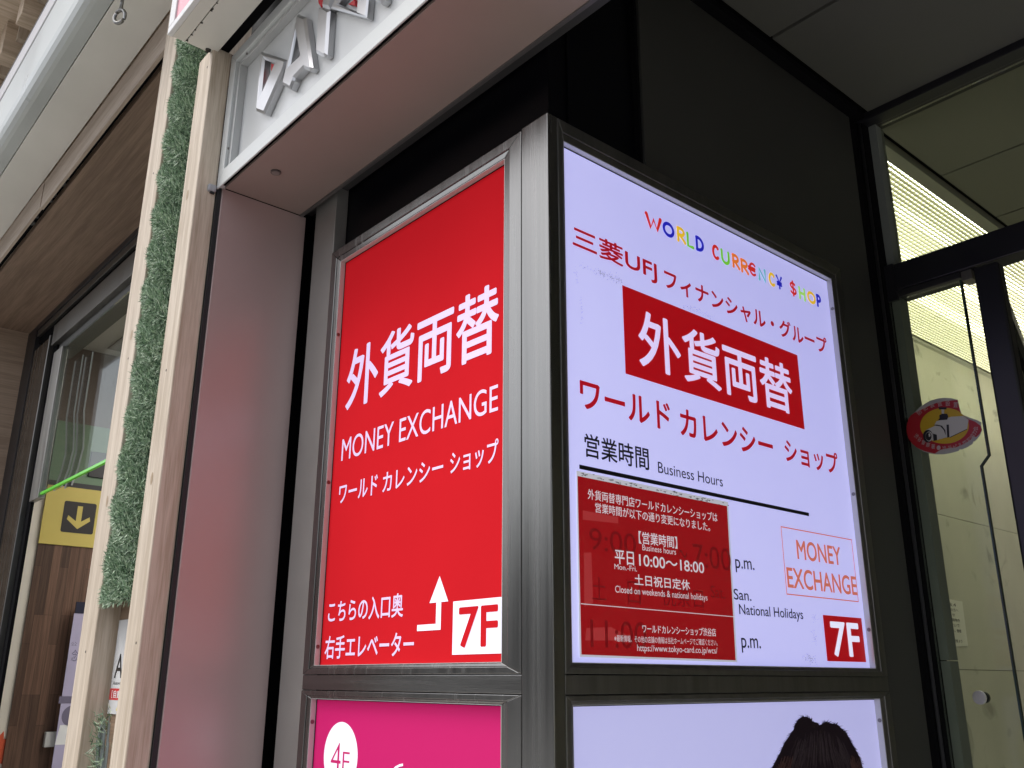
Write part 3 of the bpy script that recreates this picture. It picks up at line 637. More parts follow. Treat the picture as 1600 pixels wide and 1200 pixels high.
# projecting sign box at the top
BX, BY0, BY1, BZ = -1.897, .564, .682, 3.05
t = thing('projecting_sign', (BX, BY0, BZ), 'white framed sign box with a pink face jutting out above the chrome letter sign', 'sign')
b = MB(); b.box(BX, 1.6, BY0 + .012, .606, BZ, 3.75); b.box(BX, 1.6, .608, BY1, BZ + .001, 3.75); b.build('casing', mat('cream_casing', (.60, .58, .53), .45, noise=.06, nscale=3), t, .0015)
fr = MB(); fr.box(BX - .001, 1.6, BY0, BY0 + .0118, BZ - .001, BZ + .018); fr.box(BX - .001, BX + .034, BY0, BY0 + .0118, BZ + .0182, 3.75); fr.build('frame', mat('white_frame_paint', (.62, .62, .62), .35), t, .0015)
b = MB(); b.box(BX + .0345, 1.6, BY0 + .004, BY0 + .0115, BZ + .0185, 3.75); b.build('face', mat('pink_sign_face', (.68, .30, .36), .3), t)
b = MB()
for i in range(46):
    x = BX + rng.random() * .9; s_ = rng.uniform(.0005, .0015); b.box(x - s_ * 2, x + s_ * 2, .6055, .6085 + rng.uniform(0, .003), BZ - .0003, BZ + .0008)
b.build('dirt', mat('dark_dirt', (.05, .046, .04), .8), t)
b = MB(); b.box(-1.95, 1.6, .6835, .7135, 3.072, 3.2); b.build('gap_shade_plate', BLACK, t)  # black plate stands for the darkness of the open gap
p = on(325, 78, 'z', 3.05); b = MB()
for i in range(7):
    a = i * .9; b.disc((p.x + .004 * math.cos(a), p.y + .004 * math.sin(a), BZ - .003), (0, 0, 1), rng.uniform(.002, .0035), .004, 8)
b.build('sealant', mat('dark_dirt', (.03, .028, .025), .8), t)

# =================================================================== TIMBER POSTS, TURF, BOARD
def post(name, x0, x1, y0, y1, z1, label):
    b = MB(); b.box(x0, x1, y0, y1, 0, z1)
    o = b.build(name, TIMBER, None, .003); tag(o, label, 'timber post', 'timber posts either side of the artificial turf')
    for z in (1.62, 2.28, 2.95):
        k_ = MB(); k_.disc((x0 + (x1 - x0) * rng.uniform(.3, .8), y0 - .0004, z + rng.uniform(-.1, .1)), (0, 1, 0), .0028, .0008, 12); k_.build('nail_head', mat('nail_steel', (.10, .09, .08), .5, .6), o)
    for q in range(2):
        kx, kz = x0 + (x1 - x0) * rng.uniform(.3, .7), rng.uniform(1.7, 2.9); k_ = MB(); k_.closed = False
        k_.poly([(kx + .007 * math.cos(a * .4488), y0 - .0003, kz + .014 * math.sin(a * .4488)) for a in range(14)]); k_.poly([(kx + .004 * math.cos(a * .4488), y0 - .0006, kz + .009 * math.sin(a * .4488)) for a in range(14)])
        k_.build('knot', mat('timber_knot', (.36, .27, .18), .6), o)
    return o
post('timber_post', -1.963, -1.879, .669, .7165, 3.062, 'pale timber post on the right of the green turf strip, beside the grey panel')
post('timber_post', -2.259, -2.158, .669, .734, 4.3, 'pale timber post on the left of the green turf strip, beside the shop doorway')
b = MB(); b.box(-2.157, -1.9635, .7175, .735, 0, 4.2)
tag(b.build('backing_board', BACKBOARD), 'brown wooden board behind the turf between the two timber posts', 'board')
b = MB(); b.box(-2.157, -1.9635, .7, .7165, 1.45, 1.475); 
AP = Plane('y', .7165)
# artificial turf: thousands of bent blades in tufts on a mat
def turf(name, z0, z1, label):
    import numpy as np
    nr = np.random.default_rng(3); v = []; f = []
    x0, x1 = -2.158, -1.964; n = int((z1 - z0) * 42000)
    for i in range(n):
        z = z0 + (z1 - z0) * nr.random(); k = nr.random()
        side = (.3 + .7 * max(0, min(1, (3.0 - z)))) * (0.006 * math.sin(z * 9) + .008 * math.sin(z * 23 + 1 + 2 * math.sin(z * 7)) + .005 * math.sin(z * 51)) + .006
        x = x0 + (x1 - x0) * k
        y = .700 - .040 * math.sin(math.pi * min(1, max(0, k * .9 + .05))) ** .6 - .006 * math.sin(z * 60 + x * 40)
        a = nr.uniform(-1.5, 1.5); el = nr.normal(.2, .8)
        d = np.array([math.sin(a) * math.cos(el) + (-.15 if k < .15 else 0), -abs(nr.normal(.30, .22)), math.sin(el) * .9]); d /= np.linalg.norm(d)
        ln = nr.uniform(.010, .019); w_ = nr.uniform(.0007, .0012); s_ = np.cross(d, nr.normal(size=3)); s_ /= np.linalg.norm(s_)
        p = np.array([x + side * (1 - k) * .9, y, z]); q = p + d * ln * .6; e = q + (d + np.array([0, -.1, .35 * nr.normal()])) * ln * .4
        if e[0] > -1.966: continue
        b0 = len(v); v += [p - s_ * w_, p + s_ * w_, q + s_ * w_, q - s_ * w_, e]; f += [(b0, b0 + 1, b0 + 2, b0 + 3), (b0 + 3, b0 + 2, b0 + 4)]
    me = bpy.data.meshes.new(name); me.from_pydata([tuple(x) for x in v], [], f)
    mm = bpy.data.materials.new('turf_blades'); mm.use_nodes = True; t_ = mm.node_tree; bs = t_.nodes['Principled BSDF']; bs.inputs['Roughness'].default_value = .5
    ge = t_.nodes.new('ShaderNodeNewGeometry'); cr = t_.nodes.new('ShaderNodeValToRGB'); el_ = cr.color_ramp.elements
    el_[0].color = (.04, .09, .05, 1); el_[1].color = (.56, .66, .50, 1); el_[1].position = 1; e2 = cr.color_ramp.elements.new(.6); e2.color = (.29, .42, .27, 1)
    t_.links.new(ge.outputs['Random Per Island'], cr.inputs[0]); t_.links.new(cr.outputs[0], bs.inputs['Base Color'])
    me.materials.append(mm); MATS['turf_blades'] = mm
    return me
t = thing('turf_strip', (-2.06, .70, 1.76), 'green artificial turf strip filling the gap between the two timber posts', 'artificial turf')
b = MB(); b.box(-2.150, -1.966, .690, .7165, 1.765, 4.2); b.build('mat', mat('turf_mat', (.014, .035, .02), .9), t)
link('blades', turf('blades', 1.752, 3.45, ''), t)
# ragged sprig below the notice
t = thing('turf_sprig', (-2.10, .70, 1.35), 'ragged bunch of grey-green artificial sprigs below the white A notice', 'artificial plant')
b = MB(); b2 = MB()
for i in range(260):
    z = rng.uniform(1.2, 1.525); sp = max(0, (1.525 - z)) * .28 + .012
    x = -2.085 + rng.uniform(-1, 1) * sp - (1.525 - z) * .02; y = .705 - rng.random() * .03
    a = rng.gauss(0, .9); d = Vector((math.sin(a) * .8, -abs(rng.gauss(.3, .3)), .75 * math.cos(a) + .1)).normalized()
    if x + d.x * .02 > -1.97: continue
    s_ = Vector((rng.random(), rng.random(), rng.random())).cross(d).normalized() * rng.uniform(.0011, .0019); ln = rng.uniform(.015, .035); p = Vector((x, y, z))
    for k in range(4):
        q = p + d * ln * k / 4; e_ = (d + Vector((rng.gauss(0, .7), rng.gauss(-.2, .3), rng.gauss(0, .5)))).normalized() * ln * .6
        b.poly([q - s_, q + s_, q + e_]); b.closed = False
for i in range(26):
    x = -2.085 + rng.uniform(-.025, .03); b2.tube([(x, .705, 1.18), (x + rng.uniform(-.006, .006), .698, 1.36), (x + rng.uniform(-.02, .02), .69, 1.50 + rng.uniform(-.03, .03))], .0012, 5)
b.build('leaves', MATS['turf_blades'], t); b2.build('stems', mat('grey_stem', (.20, .23, .23), .6), t)
# white A notice on the board
q0, q1 = AP.px(180, 962), AP.px(161, 1105)
au0, az1, az0 = -2.148, q0[1] - .012, q1[1] - .012
t = thing('notice_sign', (au0, .7165, az0), 'white notice with a big black letter A and red band, between the timber posts', 'sign')
b = MB(); b.box(au0, au0 + .155, .7140, .7163, az0, az1); b.build('plate', mat('white_notice', (.60, .61, .62), .35), t)
c5 = (0, 960, 5.0); AQ = Plane('y', .7139)
def az(py): return AQ.px(172, 960 + py / 5.0)[1]
L = sheet(); H = az1 - az0
def zz(f_): return az1 - H * f_
word(t, INK_K, AQ, 'AED', (au0 + .014, au0 + .145, zz(.625), zz(.37)), .0003, .004); word(t, INK_K, AQ, 'Automated External', (au0 + .013, au0 + .145, zz(.695), zz(.66)), .0003)
L = sheet(); flat_poly(L, AQ, [(au0, zz(.855)), (au0 + .155, zz(.855)), (au0 + .155, zz(.735)), (au0, zz(.735))], .0002); L.build('red_band', mat('notice_band_red', (.55, .03, .035), .4), t)
L = sheet(); flat_poly(L, AQ, ellipse(au0 + .097, zz(.12), .037, .030, 32), .0002); L.build('red_heart', MATS['notice_band_red'], t)
L = sheet(); word(t, mat('white_print', (.8, .8, .8), .4), AQ, '［自動体外式', (au0 + .014, au0 + .145, zz(.835), zz(.755)), .0006, .01)
L = sheet(); flat_poly(L, AQ, [(au0 + .052, zz(.965)), (au0 + .10, zz(.965)), (au0 + .10, zz(.91)), (au0 + .058, zz(.91))], .0002); L.build('yellow_mark', mat('yellow_print', (.75, .62, .05), .4), t)

# =================================================================== SHOP FRONT ON THE LEFT
XS = -2.262; XW = -5.095; YW = 1.033; ZC = 3.45
t = thing('canopy', (-4.0, .56, ZC), 'long pale grey metal canopy over the shop doorway, rounded lower front edge', 'canopy')
CX0, CX1 = -9.0, XS - .002
fy = .475
prof = [(fy, 3.668), (fy, 3.50), (fy + .004, 3.478), (fy + .012, 3.462), (fy + .024, 3.452), (fy + .036, 3.45), (.546, 3.45), (.546, 3.668)]
b = MB(); b.prism([(CX0, y, z) for y, z in prof], [(CX1, y, z) for y, z in prof]); b.build('front_panel', [CANOPY_F], t, 0)
b = MB(); b.box(CX0, CX1, .549, .684, 3.450, 3.66); b.build('underside', CANOPY, t, .001)
b = MB(); b.box(CX0, CX1, fy - .004, .5, 3.671, 3.742); b.build('top_rail', mat('pale_rail', (.52, .51, .53), .35), t, .004)
b = MB(); b.box(CX0, CX1, fy - .002, .5, 3.7435, 3.762); b.build('rail_gasket', GASKET, t)
# ring hook under the canopy
p = on(187, 26, 'y', .56); p0 = Vector((p.x, .56, 3.452)); rr = .019
t = thing('eye_bolt', (p0.x, .56, 3.452), 'steel ring hook hanging under the grey canopy', 'hook')
b = MB(); b.tube([p0, (p0.x, .56, p.z + rr + .002)], .0048, 12); b.build('shank', STEEL, t, 0, True)
b = MB(); b.tube([(p0.x + rr * math.sin(a * .2618) * .75 , .56 + rr * math.sin(a * .2618) * .5, p.z + rr * 1.15 * math.cos(a * .2618)) for a in range(25)], .0054, 12, False); b.build('ring', STEEL, t, 0, True)
# wood board under the canopy edge, wood soffit, side wall
t = thing('shop_soffit', (-4, .86, 3.335), 'brown wood-grain soffit over the shop doorway with a trim board along the canopy', 'soffit')
XB = on(66, 305, 'y', .687).x
b = MB(); b.box(CX0, XB - .002, .686, .698, 3.332, 3.448); b.box(XB + .002, CX1, .688, .700, 3.325, 3.448); b.build('trim_board', TRIM_WOOD, t, .001)
b = MB(); b.box(CX0, CX1, .7005, .722, 3.36, 3.448); b.build('groove', BLACK, t)
b = MB()
for i in range(9): x = XB + rng.uniform(-.25, .35); b.disc((x, .709, 3.352), (0, 0, 1), rng.uniform(.006, .012), .008, 9)
b.build('groove_debris', mat('grey_debris', (.08, .08, .08), .9), t)
b = MB(); b.box(XW - .04, CX1, .7225, 1.10, 3.335, 3.36); b.build('soffit_board', BROWN_SOFFIT, t)
b = MB(); b.box(XW - .04, XW, .70, 1.0327, 0, 3.3347); tag(b.build('side_wall', BROWN_WALL), 'brown wood-grain side wall at the far left of the shop doorway', 'wall')
# shop window frame
t = thing('shop_doorway', (-4.0, YW, 0), 'steel and black framed glass shop front with a clear pane above the open doorway', 'doorway')
SP = Plane('y', YW)
b = MB(); b.box(XW - .04, -4.93, YW, YW + .05, 0, 3.3345); b.box(-4.9295, CX1, YW, YW + .05, 3.305, 3.3345); b.build('black_surround', BLACK_FRAME, t, .001)
b = MB(); b.box(-4.929, -4.63, YW + .004, YW + .030, 0, 3.19); b.build('steel_jamb', STEEL_V, t, .002)
b = MB(); b.box(-4.629, -4.615, YW - .004, YW + .030, 0, 3.19); b.build('jamb_bead', STEEL, t, .002)
b = MB(); b.box(-4.6145, -4.555, YW + .02, YW + .034, 0, 3.19); b.build('jamb_gap', BLACK, t)
b = MB(); b.box(-4.5545, -4.42, YW + .012, YW + .040, 2.362, 3.0845); b.build('pane_stile', brushed('dull_steel_light', (6, 6, .2), (.36, .35, .33), .4), t, .002)
b = MB(); b.box(-4.9285, CX1, YW + .006, YW + .06, 3.270, 3.3045); b.build('header_track', STEEL_DK, t, .002)
b = MB(); b.box(-4.9285, CX1, YW + .02, YW + .09, 3.235, 3.2695); b.build('track_gap', BLACK, t)
b = MB(); b.box(-4.6, CX1, YW + .004, YW + .09, 3.13, 3.2345); b.build('header', STEEL_DK, t, .002)
b = MB(); b.box(-4.6, CX1, YW + .03, YW + .10, 3.085, 3.1295); b.build('pane_clamp', mat('dark_clamp', (.07, .07, .068), .5), t, .001)
b = MB(); b.box(-4.4195, CX1, YW + .022, YW + .030, 2.388, 3.0845); pane = b.build('glass_pane', glass_mat('clear_glass', (.90, .93, .91), .22), t)
b = MB(); b.box(-4.4195, CX1, YW + .020, YW + .032, 2.3765, 2.3875); b.build('green_edge', mat('green_glass_edge', (.16, .72, .06), .2), pane)
# shop interior
t = thing('shop_interior', (-5.0, 3.0, 0), 'inside wall and ceiling of the shop with dark brown slats, seen through its doorway', 'interior')
SI = Plane('x', XW)
b = MB(); b.box(XW - .1, CX1, YW + .1, 4.2, 3.318, 3.40); b.build('ceiling', mat('shop_ceiling', (.55, .51, .46), .7), t)
b = MB(); b.box(XW - .08, XW - .012, YW + .06, 3.0, 0, 2.9); b.build('plaster_wall', mat('beige_plaster', (.72, .67, .59), .7, noise=.05), t)
b = MB(); b.box(XW - .08, XW - .004, 1.20, 3.0, 2.9, 3.317); b.build('upper_wall', mat('dark_brown_paint', (.11, .078, .066), .6), t)
b = MB(); b.box(XW - .0115, XW - .002, 1.243, 3.0, 2.58, 2.8995); b.build('green_band', mat('grey_green_band', (.13, .21, .13), .5), t)
b = MB(); b.box(XW - .0115, XW - .001, 1.243, 3.0, 2.5535, 2.5795); b.build('black_strip', BLACK_FRAME, t)
mm = wood('slat_boards', (.085, .048, .034), (.15, .088, .062), (1, 20, .5), 3.0)
nn = mm.node_tree; bs = nn.nodes['Principled BSDF']; tc = nn.nodes.new('ShaderNodeTexCoord'); mp = nn.nodes.new('ShaderNodeMapping'); mp.inputs['Rotation'].default_value = (0, R(90), R(90))
br = nn.nodes.new('ShaderNodeTexBrick'); br.inputs['Scale'].default_value = 1; br.inputs['Brick Width'].default_value = .38; br.inputs['Row Height'].default_value = .042; br.inputs['Mortar Size'].default_value = .0006
br.inputs['Color1'].default_value = (.72, .72, .72, 1); br.inputs['Color2'].default_value = (1.32, 1.28, 1.24, 1); br.inputs['Mortar'].default_value = (.3, .3, .3, 1); br.offset = .37; br.offset_frequency = 3
sx = nn.nodes.new('ShaderNodeSeparateXYZ'); cx_ = nn.nodes.new('ShaderNodeCombineXYZ'); nn.links.new(tc.outputs['Object'], sx.inputs[0]); nn.links.new(sx.outputs[2], cx_.inputs[0]); nn.links.new(sx.outputs[1], cx_.inputs[1])
nn.links.new(cx_.outputs[0], br.inputs['Vector'])
mx = nn.nodes.new('ShaderNodeMix'); mx.data_type = 'RGBA'; mx.blend_type = 'MULTIPLY'; mx.inputs[0].default_value = 1
src = bs.inputs['Base Color'].links[0].from_socket; nn.links.new(src, mx.inputs[6]); nn.links.new(br.outputs['Color'], mx.inputs[7]); nn.links.new(mx.outputs[2], bs.inputs['Base Color'])
b = MB(); b.box(XW - .0115, XW - .002, 1.243, 3.0, 0, 2.2495); b.build('slat_wall', mm, t)
b = MB(); q = SI.crop(((905, 285), (940, 230), (985, 260), (985, 310)), 0, 480, 5.0); b.closed = False
b = MB(); p = on(186, 536, 'z', 3.3175); b.box(p.x - .12, p.x + .9, p.y - .02, p.y + .2, 3.312, 3.3175); b.build('ceiling_vent', mat('vent_grey', (.22, .20, .18), .6), t)
t = thing('added_shop_light', (-3.9, 2.3, 3.31), 'unseen ceiling lamp panel added to light the inside of the shop', 'ceiling light')  # added lamp, out of view, brightens the shop interior
b = MB(); b.box(-4.7, -2.7, 2.0, 2.06, 3.295, 3.317); b.box(-4.7, -2.7, 2.74, 2.80, 3.295, 3.317); b.build('frame', WHITE_ALU, t)
b = MB(); b.box(-4.7, -2.7, 2.061, 2.739, 3.300, 3.312); b.build('diffuser', emissive('added_shop_light_glow', (1.0, .95, .86), 12), t)
# direction sign
t = thing('direction_sign', (XW, 1.4, 2.25), 'yellow sign with a black square and downward arrow inside the shop doorway', 'sign')
b = MB(); b.box(XW - .0115, XW + .004, 1.243, 2.0, 2.2505, 2.553); b.build('plate', mat('yellow_plate', (.56, .45, .11), .45, noise=.04), t)
SQ = Plane('x', XW + .004); u0_, u1_, v0_, v1_ = 1.336, 1.497, 2.318, 2.480
def rrect(a, b_, c, d, r_, n=6):
    o = []
    for cx, cy, s_ in ((b_ - r_, d - r_, 0), (a + r_, d - r_, 90), (a + r_, c + r_, 180), (b_ - r_, c + r_, 270)): o += [(cx + r_ * math.cos(R(s_ + 90 * i / n)), cy + r_ * math.sin(R(s_ + 90 * i / n))) for i in range(n + 1)]
    return o
L = sheet(); flat_poly(L, SQ, rrect(u0_, u1_, v0_, v1_, .01), .0006); L.build('black_square', mat('sign_black', (.014, .010, .010), .5), t)
cu = (u0_ + u1_) / 2; k = (u1_ - u0_); L = sheet()
flat_poly(L, SQ, [(cu - .08 * k, v1_ - .13 * k), (cu - .08 * k, v0_ + .38 * k), (cu - .33 * k, v0_ + .55 * k), (cu - .36 * k, v0_ + .42 * k), (cu, v0_ + .13 * k), (cu + .36 * k, v0_ + .42 * k), (cu + .33 * k, v0_ + .55 * k), (cu + .08 * k, v0_ + .38 * k), (cu + .08 * k, v1_ - .13 * k)], .0012)
L.build('arrow', MATS['yellow_plate'], t)
# dark green-backed sign above it, seen through the glass
b = MB(); q = SI.px(125, 735); e = SI.px(158, 705)
b.box(XW - .0015, XW + .006, 1.43, 1.75, 2.62, 2.76); tag(b.build('wall_plaque', BLACK_FRAME, None, .006), 'small black rounded plaque above the yellow arrow sign', 'plaque')
# banner stand
t = thing('banner', (XW + .15, 1.45, .3), 'pale purple vertical banner with a black top edge in front of the dark slats', 'banner')
BN = Plane('x', XW + .06)
p1, p2, p3 = BN.px(116, 958), BN.px(78, 1190), BN.px(116, 940)
b = MB(); b.box(BN.c - .006, BN.c, p1[0], p1[0] + .42, .25, p1[1]); b.build('print', mat('purple_print', (.44, .40, .56), .5, noise=.12, nscale=5), t)
b = MB(); b.box(BN.c - .007, BN.c + .002, p1[0] + .003, p1[0] + .42, p1[1] + .0005, p3[1]); b.build('top_edge', mat('navy_bar', (.010, .011, .035), .5), t)
L = sheet(); c5z = (0, 960, 5.0)
for s, box_ in (('公', ((553, 245), (600, 245), (575, 215), (575, 245))), ('念', ((560, 310), (610, 310), (580, 275), (580, 365)))):
    word(t, mat('purple_ink', (.10, .09, .16), .5), BN, s, bbox_px(BN, *c5z, *box_), .0005, -.006)
L = sheet(); a, e = BN.px(93, 1088), BN.px(112, 1099)
flat_poly(L, BN, [(a[0], e[1]), (a[0] + .3, e[1]), (a[0] + .3, a[1]), (a[0], a[1])], .0004)
a, e = BN.px(99, 1112), BN.px(100, 1124); flat_poly(L, BN, ellipse(a[0] + .045, a[1] - .02, .05, .05, 30), .0004); L.build('grey_label', mat('grey_purple', (.17, .15, .22), .5), t)
L = sheet(); a = BN.px(94, 1133); flat_poly(L, BN, [(a[0] - .012, a[1] - .09), (a[0] + .2, a[1] - .09), (a[0] + .2, a[1]), (a[0], a[1])], .0004); L.build('white_block', mat('white_print', (.8, .8, .8), .4), t)
L = sheet(); a = BN.px(101, 1140); flat_poly(L, BN, ellipse(a[0] + .035, a[1] - .03, .022, .03, 24), .0008); L.build('dark_spot', INK_K, t)
p = SI.px(78, 1155); b = MB(); b.box(XW - .001, XW + .03, p[0] - .03, p[0] + .04, p[1] - .035, p[1] + .035); tag(b.build('paper_tag', mat('white_paper_tag', (.6, .6, .58), .6), None, .004), 'small white tag beside the purple banner on the dark slats', 'tag')
# starburst sticker on the plaster strip at the lower left
BI = Plane('x', XW - .0118); a = BI.px(0, 1174); b = MB(); st = []
for i in range(24): r_ = .085 if i % 2 else .055; st.append((a[0] + r_ * math.cos(i * .2618) - .02, a[1] + r_ * 1.1 * math.sin(i * .2618)))
b.prism([BI.P(u, v, .0003) for u, v in st], [BI.P(u, v, .002) for u, v in st]); tag(b.build('starburst_sticker', mat('orange_red_print', (.65, .10, .04), .5)), 'orange red starburst sticker at the bottom left edge of the shop doorway', 'sticker')
# clear plastic curtain strips hanging behind the pane
for i, (x, y, w_, lab) in enumerate(((on(106, 640, 'y', 1.11).x, 1.11, .115, 'clear plastic strip bent at its foot, left one behind the shop pane'), (on(128, 600, 'y', 1.13).x, 1.13, .10, 'clear plastic strip bent at its foot, right one behind the shop pane'))):
    b = MB(); b.closed = True; pr = [(y, 3.02), (y, 2.74), (y + .012, 2.65), (y + .020, 2.57), (y + .012, 2.48), (y - .004, 2.40)]
    for (ya, za), (yb, zb) in zip(pr, pr[1:]): b.prism([(x, ya, za), (x + w_, ya, za), (x + w_, ya + .003, za), (x, ya + .003, za)], [(x, yb, zb), (x + w_, yb, zb), (x + w_, yb + .003, zb), (x, yb + .003, zb)])
    o = b.build('plastic_curtain', glass_mat('clear_plastic', (.84, .84, .86), .22)); tag(o, lab, 'plastic curtain', 'clear plastic strips behind the shop pane')
    e_ = MB(); e_.tube([(x, y_, z_) for y_, z_ in pr], .0035, 6); e_.tube([(x + w_, y_, z_) for y_, z_ in pr], .0035, 6); o2 = e_.build('bright_edge', mat('plastic_edge', (.30, .30, .31), .3), None); o2.parent = o
# timber rafters above the canopy
t = thing('timber_screen', (-3.6, .8, 3.9), 'pale timber rafters and boarding above the grey canopy at the top left', 'timber screen')
for i in range(11):
    x = -5.5 + i * .30
    b = MB(); b.box(x, x + .09, .46, 1.6, 3.95, 4.10); b.build('rafter', TIMBER_X, t, .002)
    b = MB(); b.box(x + .0905, x + .125, .50, .55, 4.02, 4.10); b.build('spacer_block', TIMBER, t, .001)
b = MB(); b.box(-6.5, -2.3, .3, 1.6, 4.101, 4.13); b.build('boarding', TIMBER_X, t)
b = MB(); b.box(-9, -2.3, 1.0, 1.05, 3.45, 3.97); b.build('wall_boarding', TIMBER, t)

# =================================================================== ENTRANCE DOOR ON THE RIGHT
YD = 2.16; DP = Plane('y', YD)
t = thing('door_frame', (-.6, YD, 0), 'black metal door frame with grey jamb and transom bar around the glass entrance', 'door frame')
b = MB(); b.box(-1.03, 2.4, 2.121, 2.165, 3.045, 3.069); b.box(-1.03, 2.4, 2.1655, 2.205, 3.05, 3.074); b.build('header', BLACK_FRAME, t, .002)
b = MB(); b.box(-1.03, -.9955, 2.122, 2.19, 0, 3.044); b.box(-1.03, -1.006, 2.109, 2.1215, 0, 3.044); b.build('jamb_reveal', BLACK, t)
b = MB(); b.tube([(-1.0005, 2.118, 0), (-1.0005, 2.118, 3.04)], .0042, 12); b.build('jamb_bead', mat('bead_dark', (.03, .03, .032), .6, spec=.08), t, 0, True)
JB = mat('jamb_grey', (.16, .175, .165), .5, noise=.08, nscale=2)
b = MB(); zj = DP.px(1490, 1032)[1]; b.box(-.995, -.974, 2.156, 2.20, 0, zj - .001); b.box(-.995, -.974, 2.156, 2.20, zj + .001, 3.044); b.build('jamb', JB, t, .0008)
b = MB(); b.box(-.9715, 2.4, 2.140, 2.200, 2.545, 2.617); b.build('transom', BLACK_FRAME, t, .002)
b = MB(); b.box(-1.0025, -.9716, 2.138, 2.1505, 2.52, 2.62); b.build('transom_end', BLACK_FRAME, t, .001)
b = MB(); b.box(-.9715, -.815, 2.146, 2.196, 2.529, 2.5445); b.build('transom_bead', mat('dark_bead', (.035, .035, .037), .35, .5), t, .001)
b = MB(); b.box(-.8145, -.79, 2.150, 2.19, 2.520, 2.5445); b.build('pivot_block', mat('pivot_steel', (.22, .21, .18), .4, .8), t, .001)
t = thing('side_screen', (-.9, YD + .02, 0), 'fixed glass side panel with a notched edge beside the entrance door', 'glass screen')
GP = Plane('y', YD - .012)
e = [GP.px(1500, 433)[0], GP.px(1546, 712), GP.px(1534, 729), GP.px(1579, 1000)]
poly = [(-.9935, .05), (e[3][0], .05), (e[2][0], e[2][1]), (e[1][0], e[1][1]), (e[1][0], 2.519), (-.9935, 2.519)]
GL = glass_mat('door_glass', (.93, .95, .90), .35)
b = MB(); b.prism([GP.P(u, v, 0) for u, v in poly], [GP.P(u, v, .010) for u, v in poly]); gp = b.build('pane', GL, t)
b = MB(); ed = [(e[3][0], .05), (e[2][0], e[2][1]), (e[1][0], e[1][1]), (e[1][0], 2.519)]
for (a, c_), (a2, c2_) in zip(ed, ed[1:]): b.prism([GP.P(a, c_, -.0005), GP.P(a + .0035, c_, -.0005), GP.P(a + .0035, c_, .0105), GP.P(a, c_, .0105)], [GP.P(a2, c2_, -.0005), GP.P(a2 + .0035, c2_, -.0005), GP.P(a2 + .0035, c2_, .0105), GP.P(a2, c2_, .0105)])
b.build('polished_edge', mat('green_black_edge', (.012, .03, .024), .2), gp)
b = MB(); b.box(-.9715, 2.4, YD + .02, YD + .028, 2.618, 3.049); b.build('upper_pane', GL, t)
p = GP.px(1530, 1090, .016); t2 = thing('glass_fixing', GP.P(p[0], p[1], .01), 'round brushed steel stud fixed on the glass side panel', 'fixing')
b = MB(); b.disc(GP.P(p[0], p[1], .0105), (0, -1, 0), .0145, .006, 40); b.build('cap', mat('turned_steel', (.55, .54, .51), .3, .6, noise=.2, nscale=30), t2, .001)
b = MB(); b.disc(GP.P(p[0] + .002, p[1], .0002), (0, 1, 0), .0115, .009, 24); b.build('washer', GASKET, t2)
# open door leaf
t = thing('glass_entrance', (-.76, 2.15, 0), 'open glass door leaf with a black stile, hung right of the fixed glass panel', 'door')
b = MB(); xl, xr_ = -.768, -.711
b.box(xl, xr_, 2.100, 2.1355, .05, 2.523); b.build('stile', mat('black_stile', (.006, .006, .008), .4), t, .006)
hx, hy = -.785, 2.205; dv = Vector((-.26, .966, 0)).normalized(); nv = Vector((dv.y, -dv.x, 0))
def leaf(a0, a1, n0, n1, z0, z1):
    P_ = lambda a, n: Vector((hx, hy, 0)) + dv * a + nv * n
    lo = [P_(a0, n0), P_(a1, n0), P_(a1, n1), P_(a0, n1)]
    return [(q.x, q.y, z0) for q in lo], [(q.x, q.y, z1) for q in lo]
b = MB(); b.prism(*leaf(0, .85, .001, .034, 2.42, 2.4925)); b.build('rail_seal', BLACK, t)
b = MB(); b.prism(*leaf(0, .85, 0, .035, 2.493, 2.537)); b.build('top_rail', mat('leaf_grey', (.20, .195, .165), .45), t, .002)
b = MB(); b.prism(*leaf(0, .05, .001, .034, .06, 2.4195)); b.prism(*leaf(.80, .85, .001, .034, .06, 2.4195)); b.build('hinge_stile', MATS['leaf_grey'], t, .002)
b = MB(); b.prism(*leaf(.0505, .7995, .013, .021, .06, 2.4195)); b.build('leaf_pane', glass_mat('leaf_glass', (.9, .92, .88), .4), t)

g = MB(); g.box(-1.7, 2.4, 2.2, 7.1, .004, .012); tag(g.build('lobby_floor', mat('lobby_floor_stone', (.62, .60, .54), .3, noise=.08)), kind='structure')
# inner ceiling, lit louvre strip, marble wall
t = thing('lobby_ceiling', (0, 4, 3.06), 'grey panelled lobby ceiling behind the glass, beside the lit louvre', 'ceiling')
b = MB(); b.box(-1.03, 2.5, 2.21, 7.0, 3.085, 3.2); b.build('joint_backing', BLACK, t)
LC = mat('lobby_ceiling_paint', (.17, .17, .135), .6)
ys = [2.206, 2.588, 2.982, 3.376, 3.77, 4.164, 4.558, 4.952, 5.35, 5.75]
for y0, y1 in zip(ys, ys[1:]):
    b = MB(); b.box(-.990, 2.4, y0 + .004, y1 - .004, 3.06, 3.08); b.build('ceiling_panel', LC, t)
t = thing('ceiling_light', (-1.35, 4, 3.06), 'long glowing yellowish louvred light strip in the lobby ceiling', 'ceiling light')
b = MB(); b.box(-1.055, -1.016, 2.246, 7.0, 3.058, 3.30); b.box(-1.72, -1.694, 2.246, 7.0, 3.03, 3.30); b.build('trim', mat('louvre_trim', (.34, .34, .28), .5), t)
b = MB(); b.box(-1.69, -1.056, 2.246, 7.0, 3.22, 3.23); b.build('diffuser', emissive('louvre_glow', (1.0, .99, .76), 1.9), t)
b = MB()
for x in (-1.60, -1.44, -1.28, -1.14): b.tube([(x, 2.26, 3.185), (x, 7, 3.185)], .022, 10)
b.build('tubes', emissive('tube_glow', (1.0, .99, .78), 9), t)
b = MB(); n = 43
